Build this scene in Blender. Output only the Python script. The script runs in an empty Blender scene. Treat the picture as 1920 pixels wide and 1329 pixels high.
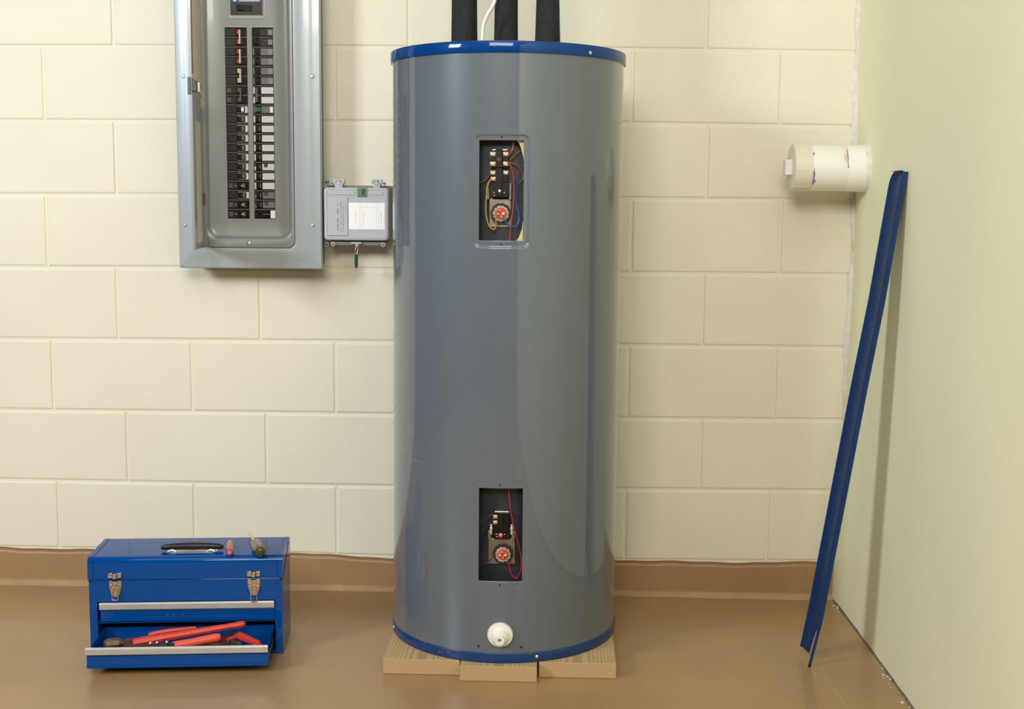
import bpy, bmesh, math, random
from mathutils import Vector, Matrix
random.seed(7)
S = bpy.context.scene
C = S.collection
PI = math.pi

# ---------------------------------------------------------------- camera
cam_data = bpy.data.cameras.new('camera')
cam = bpy.data.objects.new('camera', cam_data)
C.objects.link(cam)
yaw, pitch, roll = -0.032744, -0.118442, 0.008734
fwd = Vector((math.sin(yaw)*math.cos(pitch), math.cos(yaw)*math.cos(pitch), math.sin(pitch)))
rt = Vector((math.cos(yaw), -math.sin(yaw), 0)); up = rt.cross(fwd)
rt2 = math.cos(roll)*rt + math.sin(roll)*up; up2 = -math.sin(roll)*rt + math.cos(roll)*up
M = Matrix((rt2, up2, -fwd)).transposed().to_4x4()
M.translation = Vector((0.9963, -3.43581, 1.08201))
cam.matrix_world = M
cam_data.sensor_fit = 'HORIZONTAL'; cam_data.sensor_width = 36.0
cam_data.lens = 36.0*2360.085/1920.0
cam_data.clip_start = 0.05
S.camera = cam

# ---------------------------------------------------------------- world, lights, exposure
w = bpy.data.worlds.new('world'); S.world = w; w.use_nodes = True
bg = w.node_tree.nodes['Background']
bg.inputs[0].default_value = (0.95, 0.97, 1.0, 1); bg.inputs[1].default_value = 0.06

def area(name, loc, target, sx, sy, power, col):
    l = bpy.data.lights.new(name, 'AREA'); l.shape = 'RECTANGLE'; l.size = sx; l.size_y = sy
    l.energy = power; l.color = col
    o = bpy.data.objects.new(name, l); C.objects.link(o); o.location = loc
    o.rotation_euler = (Vector(target)-Vector(loc)).to_track_quat('-Z', 'Y').to_euler()
    return o
area('key_softbox', (-2.4, -3.25, 2.38), (1.2, -0.2, 0.6), 0.9, 1.0, 112, (0.86, 0.94, 1.0))
area('fill_softbox', (0.6, -4.3, 2.55), (1.45, 0.0, 0.8), 1.5, 0.9, 80, (1.0, 0.945, 0.84))
area('overhead_fill', (0.9, -2.6, 3.3), (0.9, -1.2, 0.0), 3.0, 2.0, 34, (1.0, 0.97, 0.92))  # added overhead fill standing in for room bounce, not an actual fixture
vs = S.view_settings
vs.view_transform = 'Standard'; vs.look = 'None'; vs.gamma = 1.0; vs.exposure = -0.05; vs.use_curve_mapping = False

# ---------------------------------------------------------------- materials
def lin(c):
    c /= 255.0
    return c/12.92 if c <= 0.04045 else ((c+0.055)/1.055)**2.4
def rgb(t): return (lin(t[0]), lin(t[1]), lin(t[2]), 1)
MATS = {}
def mat(name, col, rough=0.5, metal=0.0, coat=0.0, var=0.0, vscale=8.0, bump=0.0, bscale=60.0, trans=0.0, col2=None, stretch=(1, 1, 1), spec=0.5):
    if name in MATS: return MATS[name]
    m = bpy.data.materials.new(name); m.use_nodes = True
    nt = m.node_tree; p = nt.nodes['Principled BSDF']
    p.inputs['Base Color'].default_value = rgb(col); p.inputs['Roughness'].default_value = rough
    p.inputs['Metallic'].default_value = metal; p.inputs['Coat Weight'].default_value = coat
    p.inputs['Coat Roughness'].default_value = 0.05
    p.inputs['Specular IOR Level'].default_value = spec
    if trans: p.inputs['Transmission Weight'].default_value = trans
    tc = nt.nodes.new('ShaderNodeTexCoord')
    mp = nt.nodes.new('ShaderNodeMapping'); mp.inputs['Scale'].default_value = stretch
    nt.links.new(tc.outputs['Object'], mp.inputs[0])
    if var or col2:
        n = nt.nodes.new('ShaderNodeTexNoise'); n.inputs['Scale'].default_value = vscale; n.inputs['Detail'].default_value = 5
        nt.links.new(mp.outputs[0], n.inputs[0])
        mx = nt.nodes.new('ShaderNodeMix'); mx.data_type = 'RGBA'
        rmp = nt.nodes.new('ShaderNodeMapRange'); rmp.inputs[1].default_value = 0.3; rmp.inputs[2].default_value = 0.7
        nt.links.new(n.outputs['Fac'], rmp.inputs[0]); nt.links.new(rmp.outputs[0], mx.inputs[0])
        if col2: a, b = rgb(col), rgb(col2)
        else:
            a = rgb(tuple(min(255, v*(1-var)) for v in col)); b = rgb(tuple(min(255, v*(1+var)) for v in col))
        mx.inputs[6].default_value = a; mx.inputs[7].default_value = b
        nt.links.new(mx.outputs[2], p.inputs['Base Color'])
    if bump:
        n2 = nt.nodes.new('ShaderNodeTexNoise'); n2.inputs['Scale'].default_value = bscale; n2.inputs['Detail'].default_value = 4
        nt.links.new(mp.outputs[0], n2.inputs[0])
        bp = nt.nodes.new('ShaderNodeBump'); bp.inputs['Strength'].default_value = bump; bp.inputs['Distance'].default_value = 0.002
        nt.links.new(n2.outputs['Fac'], bp.inputs['Height']); nt.links.new(bp.outputs[0], p.inputs['Normal'])
    MATS[name] = m
    return m

block_paint = mat('block_paint', (228, 223, 203), 0.55, var=0.012, vscale=3, bump=0.25, bscale=70)
drywall_paint = mat('drywall_paint', (235, 234, 197), 0.6, var=0.01, vscale=2, bump=0.06, bscale=120)
brown_paint = mat('brown_paint', (160, 126, 88), 0.42, var=0.03, vscale=6, bump=0.3, bscale=60)
floor_paint = mat('floor_paint', (158, 125, 84), 0.33, var=0.035, vscale=3.5, bump=0.12, bscale=9, coat=0.15)
caulk_mat = mat('caulk', (222, 216, 204), 0.6, var=0.05, vscale=50, bump=0.5, bscale=90)
tank_paint = mat('tank_paint', (94, 102, 111), 0.35, coat=1.0, bump=0.02, bscale=4, stretch=(6, 6, 0.6), var=0.01, spec=0.25)
tank_paint.node_tree.nodes['Principled BSDF'].inputs['Coat Roughness'].default_value = 0.015
tank_paint.node_tree.nodes['Principled BSDF'].inputs['Coat IOR'].default_value = 1.6
blue_paint = mat('blue_paint', (0, 58, 124), 0.35, coat=0.6, spec=0.05, var=0.03, vscale=30)
blue_worn = mat('blue_worn', (0, 54, 108), 0.35, coat=0.2, var=0.06, vscale=40)
blue_trim = mat('blue_trim', (4, 46, 92), 0.5, coat=0.08, spec=0.3, var=0.04, vscale=10)
box_blue = mat('toolbox_blue', (0, 68, 140), 0.35, coat=0.75, spec=0.0)
box_blue_dark = mat('toolbox_inside_blue', (4, 44, 108), 0.3, coat=0.3)
panel_grey = mat('panel_grey', (168, 176, 180), 0.34, coat=0.25, metal=0.15)
panel_inner = mat('panel_inner_grey', (152, 156, 157), 0.32, coat=0.3, metal=0.2)
steel = mat('steel', (225, 224, 220), 0.42, metal=0.85)
warm_steel = mat('nickel_steel', (232, 216, 192), 0.28, metal=1.0)
alu = mat('brushed_aluminium', (214, 214, 214), 0.42, metal=0.75, var=0.02, vscale=20, stretch=(1, 40, 40))
brass = mat('brass', (236, 212, 168), 0.35, metal=0.85)
blk = mat('black_plastic', (15, 14, 14), 0.35, spec=0.35)
blk2 = mat('breaker_black', (16, 14, 14), 0.3, spec=0.35)
dark_brown = mat('breaker_dark_label', (32, 27, 26), 0.35, var=0.35, vscale=400, stretch=(1, 1, 0.25))
label_glare = mat('breaker_glare_label', (226, 226, 230), 0.3, metal=0.1, var=0.01, vscale=300)  # breaker labels coloured near white to carry the light reflected in them
white_plastic = mat('white_plastic', (236, 234, 226), 0.32)
dull_grey_pl = mat('breaker_grey', (120, 116, 120), 0.35)
red_pl = mat('red_plastic', (200, 58, 40), 0.4)
green_pl = mat('green_plastic', (30, 120, 70), 0.35)
yellow_pl = mat('yellow_plastic', (224, 200, 130), 0.4)
foam_black = mat('foam_rubber', (44, 43, 44), 0.85, var=0.12, vscale=120, bump=0.9, bscale=260, spec=0.25)
pvc = mat('white_pvc', (238, 236, 228), 0.28, var=0.01, vscale=6)
pvc_cream = mat('cream_pvc', (226, 220, 200), 0.3)
purple = mat('purple_primer', (150, 96, 160), 0.5, var=0.2, vscale=60)
marker_dark = mat('dark_marker', (70, 55, 70), 0.6)
orange_mk = mat('orange_marker', (226, 180, 90), 0.6)
cavity = mat('inner_tank_dark', (48, 54, 62), 0.4, col2=(34, 37, 42), vscale=18)
foam_beige = mat('foam_insulation', (206, 190, 146), 0.8, var=0.1, vscale=40, bump=0.6)
wire_red = mat('red_wire', (150, 30, 50), 0.35)
wire_yel = mat('yellow_wire', (150, 128, 40), 0.4)
wire_ol = mat('dull_yellow_wire', (100, 80, 34), 0.5)
wire_blu = mat('blue_wire', (30, 70, 165), 0.35)
wire_blk = mat('black_wire', (14, 14, 16), 0.4)
elem_red = mat('element_red', (196, 60, 40), 0.5)
elem_white = mat('element_ceramic', (156, 142, 124), 0.6, var=0.2, vscale=120, bump=0.6, bscale=200)
gasket = mat('gasket_black', (26, 25, 26), 0.55)
galv = mat('galvanised_plate', (150, 138, 120), 0.4, metal=0.8, var=0.1, vscale=40)
sticker = mat('white_sticker', (250, 250, 250), 0.4)
ink = mat('grey_ink', (120, 122, 132), 0.6)
ink_light = mat('pale_ink', (205, 205, 205), 0.6)
disc_grey = mat('disconnect_grey', (184, 186, 192), 0.42, var=0.01, vscale=5)
disc_dark = mat('disconnect_dark_grey', (118, 118, 116), 0.5)
green_tag = mat('dark_green_rubber', (14, 78, 74), 0.45)
rubber = mat('black_rubber_handle', (22, 20, 20), 0.38)
tool_iron = mat('oily_iron', (128, 96, 66), 0.45, metal=0.5, col2=(72, 58, 48), vscale=60, bump=0.4, bscale=200)
tool_dark = mat('dark_iron', (72, 66, 62), 0.4, metal=0.5, var=0.2, vscale=80)
tool_red = mat('wrench_red', (204, 58, 44), 0.42, var=0.06, vscale=80, bump=0.5, bscale=180)
tool_orange = mat('grip_orange_red', (232, 88, 64), 0.42)
tool_red2 = mat('plier_red', (204, 60, 42), 0.4)
clear_red = mat('translucent_red', (176, 34, 52), 0.12, trans=0.15, coat=0.3)
clear_green = mat('translucent_olive', (92, 88, 34), 0.15, trans=0.35, coat=0.3)
clear_cap = mat('olive_cap', (66, 68, 26), 0.2, coat=0.3)
pinkish = mat('pink_butt', (206, 110, 136), 0.25)
paper = mat('directory_paper', (226, 220, 198), 0.7, var=0.03, vscale=90, stretch=(1, 1, 6))
rust = mat('rust', (112, 70, 58), 0.7, var=0.2, vscale=60)
hole_black = mat('screw_hole', (8, 8, 8), 0.8)
pipe_cover = mat('painted_pipe', (224, 218, 196), 0.4)

def wood_mat():
    m = bpy.data.materials.new('pine_wood'); m.use_nodes = True; nt = m.node_tree; p = nt.nodes['Principled BSDF']
    tc = nt.nodes.new('ShaderNodeTexCoord')
    mp = nt.nodes.new('ShaderNodeMapping')
    nt.links.new(tc.outputs['Object'], mp.inputs[0])
    # growth rings around an axis that runs along the plank (Y), its centre just below the plank
    mp.inputs['Location'].default_value = (0, 0, 0.012)
    mp.inputs['Scale'].default_value = (1.0, 0.06, 1.25)
    wv = nt.nodes.new('ShaderNodeTexWave'); wv.wave_type = 'RINGS'; wv.rings_direction = 'Y'
    wv.inputs['Scale'].default_value = 55; wv.inputs['Distortion'].default_value = 2.2; wv.inputs['Detail'].default_value = 2.5; wv.inputs['Detail Scale'].default_value = 1.2
    nt.links.new(mp.outputs[0], wv.inputs[0])
    cr = nt.nodes.new('ShaderNodeValToRGB')
    cr.color_ramp.elements[0].color = rgb((166, 136, 96)); cr.color_ramp.elements[1].color = rgb((188, 158, 114))
    cr.color_ramp.elements[0].position = 0.05; cr.color_ramp.elements[1].position = 0.55
    nt.links.new(wv.outputs['Fac'], cr.inputs[0]); nt.links.new(cr.outputs[0], p.inputs['Base Color'])
    bp = nt.nodes.new('ShaderNodeBump'); bp.inputs['Strength'].default_value = 0.3; bp.inputs['Distance'].default_value = 0.0015
    nt.links.new(wv.outputs['Fac'], bp.inputs['Height']); nt.links.new(bp.outputs[0], p.inputs['Normal'])
    p.inputs['Roughness'].default_value = 0.65
    return m
wood = wood_mat()

# ---------------------------------------------------------------- mesh helpers
def B(): return bmesh.new()
def box(bm, x0, x1, y0, y1, z0, z1, bev=0.0, mtx=None, seg=2):
    t = bmesh.new()
    bmesh.ops.create_cube(t, size=1.0)
    for v in t.verts:
        v.co = Vector((x0+(v.co.x+.5)*(x1-x0), y0+(v.co.y+.5)*(y1-y0), z0+(v.co.z+.5)*(z1-z0)))
    if bev: bmesh.ops.bevel(t, geom=t.edges[:], offset=bev, segments=seg, affect='EDGES', profile=0.5)
    if mtx: bmesh.ops.transform(t, matrix=mtx, verts=t.verts)
    join(bm, t)
def join(bm, t):
    me = bpy.data.meshes.new('tmp'); t.to_mesh(me); t.free(); bm.from_mesh(me); bpy.data.meshes.remove(me)
def frame(p0, p1):
    d = (Vector(p1)-Vector(p0)); q = d.to_track_quat('Z', 'Y')
    return Matrix.Translation(Vector(p0)) @ q.to_matrix().to_4x4(), d.length
def lathe(bm, p0, p1, prof, seg=24, cap=True):
    """profile [(t along 0..1 in metres, radius)] revolved about p0->p1"""
    mtx, L = frame(p0, p1); rings = []
    for t, r in prof:
        rings.append([bm.verts.new(mtx @ Vector((r*math.cos(2*PI*i/seg), r*math.sin(2*PI*i/seg), t*L))) for i in range(seg)])
    for a, b in zip(rings, rings[1:]):
        for i in range(seg):
            bm.faces.new((a[i], a[(i+1) % seg], b[(i+1) % seg], b[i]))
    if cap:
        bm.faces.new(rings[0][::-1]); bm.faces.new(rings[-1])
def cyl(bm, p0, p1, r, seg=20, r2=None): lathe(bm, p0, p1, [(0, r), (1, r if r2 is None else r2)], seg)
def tube(bm, pts, r, seg=8, res=6, radii=None):
    P = [Vector(p) for p in pts]; Q = []; RR = []
    n = len(P)
    for i in range(n-1):
        a = P[max(i-1, 0)]; b = P[i]; c = P[i+1]; d = P[min(i+2, n-1)]
        for k in range(res):
            t = k/res
            Q.append(0.5*((2*b)+(c-a)*t+(2*a-5*b+4*c-d)*t*t+(3*b-a-3*c+d)*t**3))
            RR.append(r if radii is None else radii[i]*(1-t)+radii[i+1]*t)
    Q.append(P[-1]); RR.append(r if radii is None else radii[-1])
    rings = []; prev = None
    for i, q in enumerate(Q):
        d = (Q[min(i+1, len(Q)-1)]-Q[max(i-1, 0)]).normalized()
        if prev is None:
            nrm = d.orthogonal().normalized()
        else:
            nrm = (prev-d*prev.dot(d)).normalized()
        prev = nrm; bn = d.cross(nrm)
        rings.append([bm.verts.new(q+RR[i]*(math.cos(2*PI*k/seg)*nrm+math.sin(2*PI*k/seg)*bn)) for k in range(seg)])
    for a, b in zip(rings, rings[1:]):
        for i in range(seg): bm.faces.new((a[i], a[(i+1) % seg], b[(i+1) % seg], b[i]))
    bm.faces.new(rings[0][::-1]); bm.faces.new(rings[-1])
def prism(bm, pts, axis, a, b, bev=0.0, mtx=None):
    """2D polygon pts extruded along axis ('x','y','z') from a to b"""
    t = bmesh.new()
    def P(u, v, h):
        return {'x': (h, u, v), 'y': (u, h, v), 'z': (u, v, h)}[axis]
    A = [t.verts.new(P(u, v, a)) for u, v in pts]; Bv = [t.verts.new(P(u, v, b)) for u, v in pts]
    t.faces.new(A); t.faces.new(Bv[::-1]); n = len(pts)
    for i in range(n): t.faces.new((A[i], A[(i+1) % n], Bv[(i+1) % n], Bv[i]))
    bmesh.ops.recalc_face_normals(t, faces=t.faces)
    if bev: bmesh.ops.bevel(t, geom=t.edges[:], offset=bev, segments=2, affect='EDGES')
    if mtx: bmesh.ops.transform(t, matrix=mtx, verts=t.verts)
    join(bm, t)
def rrect(x0, x1, z0, z1, r, n=6):
    o = []
    for cx, cz, a0 in ((x1-r, z1-r, 0), (x0+r, z1-r, PI/2), (x0+r, z0+r, PI), (x1-r, z0+r, 1.5*PI)):
        for k in range(n+1):
            a = a0+PI/2*k/n; o.append((cx+r*math.cos(a), cz+r*math.sin(a)))
    return o
def loft(bm, rings, close_last=False):
    """rings: list of lists of (x,y,z), same count"""
    R = [[bm.verts.new(p) for p in r] for r in rings]; n = len(R[0])
    for a, b in zip(R, R[1:]):
        for i in range(n): bm.faces.new((a[i], a[(i+1) % n], b[(i+1) % n], b[i]))
    if close_last: bm.faces.new(R[-1])
    return R
def obj(name, bm, m, parent=None, smooth=False, label=None, recalc=True):
    if recalc: bmesh.ops.recalc_face_normals(bm, faces=bm.faces)
    off = Vector((0, 0, 0))
    if parent is None:
        xs = [v.co for v in bm.verts]
        off = Vector(((min(v.x for v in xs)+max(v.x for v in xs))/2, (min(v.y for v in xs)+max(v.y for v in xs))/2, min(v.z for v in xs)))
    else:
        off = Vector(parent.get('_o', (0, 0, 0)))
    if off.length: bmesh.ops.translate(bm, verts=bm.verts, vec=-off)
    me = bpy.data.meshes.new(name); bm.to_mesh(me); bm.free()
    me.materials.append(m)
    if smooth:
        for p in me.polygons: p.use_smooth = True
        me.update()
        try: me.set_sharp_from_angle(angle=math.radians(38))
        except Exception: pass
    o = bpy.data.objects.new(name, me); C.objects.link(o)
    if parent is None: o.location = off; o['_o'] = tuple(off)
    else: o.parent = parent; o['_o'] = tuple(off)
    if label: o['label'] = label
    return o
def thing(name, label, cat, loc, group=None, rotz=0.0, local=False):
    o = bpy.data.objects.new(name, None); C.objects.link(o); o.location = loc; o.rotation_euler = (0, 0, rotz)
    o.empty_display_size = 0.05
    o['label'] = label; o['category'] = cat
    o['_o'] = (0, 0, 0) if local else tuple(loc)
    if group: o['group'] = group
    return o
def tag(o, label, cat, group=None):
    o['label'] = label; o['category'] = cat
    if group: o['group'] = group
    return o
def struct(name, bm, m, smooth=False, parent=None):
    o = obj(name, bm, m, parent, smooth); o['kind'] = 'structure'; return o

# ================================================================ STRUCTURE
def bow(y, z):
    T = [(-.2, -.009), (0, -.009), (.3, 0), (.57, .008), (.85, .013), (1.2, .009), (1.6, .002), (2.0, 0), (3, 0)]
    for (a, va), (b, vb) in zip(T, T[1:]):
        if a <= z <= b:
            t = (z-a)/(b-a); t = t*t*(3-2*t); g = va+(vb-va)*t; break
    return g*math.exp(-abs(y)/.30)
WX = 1.7912; ZT = 2.5; XL = -2.2; YF = -4.6
bm = B(); box(bm, XL, WX+.12, YF, 0.12, -0.1, 0.0)
floor = struct('floor', bm, floor_paint)
bm = B(); box(bm, XL, WX+.12, 0.0026, 0.12, 0.0, ZT)
wall_back = struct('wall_back', bm, block_paint)
# right wall, drywall with a slight bow near the corner
bm = B()
ys = [0.0045, 0, -.04, -.09, -.15, -.22, -.32, -.45, -.65, -1.0, -2, -3, YF]; zs = [0, .004, .1, .2, .3, .4, .5, .6, .7, .8, .9, 1.0, 1.1, 1.2, 1.3, 1.4, 1.5, 1.6, 1.8, 2.0, ZT]
G = [[bm.verts.new((WX+bow(y, z), y, z)) for z in zs] for y in ys]
G2 = [[bm.verts.new((WX+.12, y, z)) for z in zs] for y in ys]
for i in range(len(ys)-1):
    for j in range(len(zs)-1):
        bm.faces.new((G[i][j], G[i+1][j], G[i+1][j+1], G[i][j+1])); bm.faces.new((G2[i][j], G2[i][j+1], G2[i+1][j+1], G2[i+1][j]))
wall_right = struct('wall_right', bm, drywall_paint, smooth=True)

# concrete blocks of the back wall (course lines drift a few millimetres, as laid)
drift = {0.1: [(-.567, .0028), (.014, .0056), (.551, -.0047), (1.187, -.0023), (1.735, .004)],
 0.3: [(-.559, -.0009), (.018, -.0023), (.551, -.0027), (1.183, 0), (1.8, .0056)],
 0.5: [(-.551, -.0011), (.022, .001), (.552, .0016), (1.18, -.0004), (1.807, .0035)],
 0.7: [(-.543, -.001), (.026, .0015), (.553, .0043), (1.176, .0024), (1.799, .0033)],
 0.9: [(-.535, -.0014), (.03, .0029), (.553, .0032), (1.187, .0011), (1.791, .0017)],
 1.1: [(-.527, -.0031), (-.032, .0018), (1.183, .0013), (1.783, .0021)],
 1.3: [(-.519, -.0024), (-.027, .0001), (1.179, .0023), (1.776, -.003)],
 1.5: [(-.511, -.0044), (-.023, -.0008), (1.175, -.0023), (1.768, -.0086)]}
def zc(z, x):
    z = round(z, 1); T = drift.get(z)
    if not T: return z+(-.004 if z > 1.5 else 0)
    if x <= T[0][0]: return z+T[0][1]
    for (a, va), (b, vb) in zip(T, T[1:]):
        if x <= b: return z+va+(vb-va)*(x-a)/(b-a)
    return z+T[-1][1]
jr = {0.1: [-.395, -.007, .396, .80, 1.204, 1.597], 0.3: [-.193, .20, .602, 1.0, 1.407], 0.5: [-.398, -.006, .395, .80, 1.204, 1.605],
      0.7: [-.21, .188, .60, 1.0, 1.403], 0.9: [-.401, 0.0, .40, .80, 1.205, 1.606], 1.1: [-.204, .20, .60, 1.0, 1.404],
      1.3: [-.395, 0.0, .40, .80, 1.199, 1.595], 1.5: [-.201, .199, .60, 1.0, 1.393]}
for i in range(12):
    zl = round(.1+.2*i, 1); zu = round(zl+.2, 1)
    J = list(jr.get(zl, [-.4, 0, .4, .8, 1.2, 1.6] if i % 2 == 0 else [-.2, .2, .6, 1.0, 1.4]))
    x = J[0]
    while x > XL: x -= .4; J.insert(0, max(x, XL))
    J.append(WX+.012)
    for a, b in zip(J, J[1:]):
        if b-a < .03: continue
        g = .0035; bm = B(); e = random.uniform(-.0005, .0005); e2 = random.uniform(-.0004, .0004)
        def ring(ins, y):
            return [(a+g+ins*.6, y+e, zc(zl, a)+g+ins), (b-g-ins*.6, y+e2, zc(zl, b)+g+ins), (b-g-ins*.6, y+e2, min(zc(zu, b), ZT)-g-ins), (a+g+ins*.6, y+e, min(zc(zu, a), ZT)-g-ins)]
        loft(bm, [ring(0, .012), ring(0, .0022), ring(.0016, .0008), ring(.0050, 0.0)], True)
        blk_o = obj('block', bm, block_paint, wall_back)
# base course, painted brown, with a wavy paint line and a small cove at the floor
bm = B(); N = 150; top = []
for k in range(N+1):
    x = XL+(WX-.006-XL)*k/N
    top.append((x, zc(.1, x)+.0025*math.sin(x*7.3)+.0015*math.sin(x*19+1)+.001*math.sin(x*53)-.001))
R0 = [bm.verts.new((x, -.0014, 0.0)) for x, z in top]; R1 = [bm.verts.new((x, -.0014, z-.014)) for x, z in top]
R1b = [bm.verts.new((x, .0015, z-.0095)) for x, z in top]; R1c = [bm.verts.new((x, .0012, z-.005)) for x, z in top]
R2 = [bm.verts.new((x, -.0012, z-.0008)) for x, z in top]; R3 = [bm.verts.new((x, .006, z)) for x, z in top]
for A_, B_ in ((R0, R1), (R1, R1b), (R1b, R1c), (R1c, R2), (R2, R3)):
    for k in range(N): bm.faces.new((A_[k], A_[k+1], B_[k+1], B_[k]))
baseboard_back = struct('baseboard_back', bm, brown_paint)
for xj in (-.6, -.2, .2, .6, 1.0, 1.3955):
    bm = B(); box(bm, xj-.003, xj+.003, -.0022, -.001, .004, .078, .0005)
    o = obj('joint', bm, brown_paint, baseboard_back)
bm = B(); N = 90
prof = [(0.0, .013), (-.004, .0125), (-.009, .009), (-.0145, .0035), (-.019, .0006), (-.020, 0.0)]
rows = []
for k in range(N+1):
    x = XL+(WX-.008-XL)*k/N; s = 1+.14*math.sin(x*9)+.1*math.sin(x*31)
    rows.append([bm.verts.new((x, -.001+y*s, z*(.9+.1*s))) for y, z in prof])
for a, b in zip(rows, rows[1:]):
    for i in range(len(prof)-1): bm.faces.new((a[i], b[i], b[i+1], a[i+1]))
o = struct('trim_1', bm, mat('cove_paint', (172, 140, 104), 0.4, var=0.05, vscale=14, bump=0.3), smooth=True)
# caulk in the wall corner
bm = B(); rows = []; N = 140
for k in range(N+1):
    z = .42+(ZT-.42)*k/N
    wl = .012+.004*math.sin(z*11)+.003*math.sin(z*37)+random.uniform(-.0015, .0015)
    if 1.115 < z < 1.25: wl = .004
    if z < .75: wl *= max(.35, (z-.3)/.45)
    c = WX+bow(0, z)
    rows.append([bm.verts.new((c-wl, -.0006, z)), bm.verts.new((c-wl*.75, -.0035, z)), bm.verts.new((c-.0035, -.0055, z)), bm.verts.new((c+.0005, -.0042+random.uniform(-.002, .0005), z)), bm.verts.new((c+.002, -.002, z))])
for a, b in zip(rows, rows[1:]):
    for i in range(4): bm.faces.new((a[i], a[i+1], b[i+1], b[i]))
caulk = struct('trim_2', bm, caulk_mat, smooth=True)
# dark gap / joint filler at the foot of the right wall
bm = B(); N = 80; rows = []
for k in range(N+1):
    y = -.02-(abs(YF)-.05)*k/N; c = WX+bow(y, 0)
    wd = .004+.0015*math.sin(y*40)
    rows.append([bm.verts.new((c+.001, y, .006+.0015*math.sin(y*70))), bm.verts.new((c-.001, y, .003)), bm.verts.new((c-wd, y, .0006))])
for a, b in zip(rows, rows[1:]):
    for i in range(2): bm.faces.new((a[i], a[i+1], b[i+1], b[i]))
gap = struct('trim_3', bm, mat('joint_dark', (104, 92, 82), 0.7, var=0.2, vscale=30))
# crumbs of plaster / torn edge on the right wall foot
bm = B()
for k in range(26):
    y = random.choice([random.uniform(-.66, -.58), random.uniform(-.82, -.42), random.uniform(-.12, -.03)])
    s = random.uniform(.002, .006); x = WX+bow(y, 0)-random.uniform(.002, .018)
    t = bmesh.new(); bmesh.ops.create_icosphere(t, subdivisions=1, radius=s)
    for v in t.verts: v.co *= random.uniform(.6, 1.2); v.co.z = max(v.co.z, -s*.3)*.5
    bmesh.ops.translate(t, verts=t.verts, vec=(x, y, s*.15)); join(bm, t)
o = obj('plaster_crumbs', bm, mat('plaster_grey', (196, 184, 166), 0.8, var=0.2, vscale=80))
o['kind'] = 'stuff'; tag(o, 'pale plaster crumbs along the foot of the right wall', 'crumbs')

bm = B(); tube(bm, [(1.6387, -.489, .0002), (1.641, -.569, .0002), (1.6433, -.699, .0002), (1.647, -.786, .0002)], .0007, 5)
obj('scratch', bm, mat('floor_scratch', (196, 166, 130), 0.6), floor)

# ================================================================ PLANKS
def plank(x0, x1, y0, label):
    bm = B(); box(bm, x0, x1, y0, -.10, 0.0005, .0365, .0012)
    o = obj('wooden_plank', bm, wood); tag(o, label, 'plank', 'pine planks under the water heater')
    return o
plank(.6120, .7900, -.638, 'pine plank under the left side of the grey water heater')
plank(.7925, .9690, -.672, 'middle pine plank under the water heater, jutting furthest forward')
plank(.9728, 1.1510, -.640, 'pine plank under the right side of the grey water heater')

# ================================================================ WATER HEATER
TX, TY, TR = .8812, -.3763, .275
def tp(a, z, r=TR): return Vector((TX+r*math.sin(a), TY-r*math.cos(a), z))
heater = thing('water_heater', 'tall grey electric water heater with blue rims and two open access holes, on planks', 'water heater', (TX, TY, .0372))
H = [(-.1930, .1693, 1.0030, 1.2218), (-.1773, .1876, .2293, .4453)]
rec = [(-.2289, .2177, .9860, 1.2345, .0030), (-.232, .235, .2130, .4620, .0007)]
A = set(); a = -PI
while a < PI-1e-6:
    A.add(round(a, 5)); a += PI/60
a = -.27
while a <= .27: A.add(round(a, 5)); a += .0045
for h in H: A.update((h[0], h[1]))
A = sorted(A); A = [v for i, v in enumerate(A) if i == 0 or v-A[i-1] > .0012 or v in (H[0][0], H[0][1], H[1][0], H[1][1])]
A = [v for i, v in enumerate(A) if not (v not in (H[0][0], H[0][1], H[1][0], H[1][1]) and any(abs(v-e) < .0018 and v != e for e in (H[0][0], H[0][1], H[1][0], H[1][1])))]
Zs = set([.0375, 1.42]); z = .05
while z < 1.415: Zs.add(round(z, 4)); z += .02
for lo, hi in ((.19, .48), (.965, 1.255)):
    z = lo
    while z < hi: Zs.add(round(z, 5)); z += .0013
HE = [v for h in H for v in h[2:]]
Zs.update(HE); Zs = sorted(Zs)
Zs = [v for v in Zs if v in HE or all(abs(v-e) > .0004 for e in HE)]
def depress(a, z):
    d = 0
    for a0, a1, z0, z1, dep in rec:
        u = a*TR; cx = (a0+a1)/2*TR; hx = (a1-a0)/2*TR; cz = (z0+z1)/2; hz = (z1-z0)/2; r = .014
        qx = abs(u-cx)-hx+r; qz = abs(z-cz)-hz+r
        sd = math.hypot(max(qx, 0), max(qz, 0))+min(max(qx, qz), 0)-r
        t = min(max(-sd/.0045, 0), 1); d += dep*t*t*(3-2*t)
    return d
bm = B()
V = {}
n = len(A)
for i, a in enumerate(A):
    for j, z in enumerate(Zs): V[i, j] = bm.verts.new(tp(a, z, TR-depress(a, z)))
for i in range(n):
    i2 = (i+1) % n
    for j in range(len(Zs)-1):
        am = (A[i]+(A[i2] if i2 else A[i]+.01))/2; zm = (Zs[j]+Zs[j+1])/2
        if any(h[0] < am < h[1] and h[2] < zm < h[3] for h in H): continue
        bm.faces.new((V[i, j], V[i2, j], V[i2, j+1], V[i, j+1]))
shell = obj('shell', bm, tank_paint, heater, smooth=True)
sm = shell.modifiers.new('thick', 'SOLIDIFY'); sm.thickness = .0012; sm.offset = -1 
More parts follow.
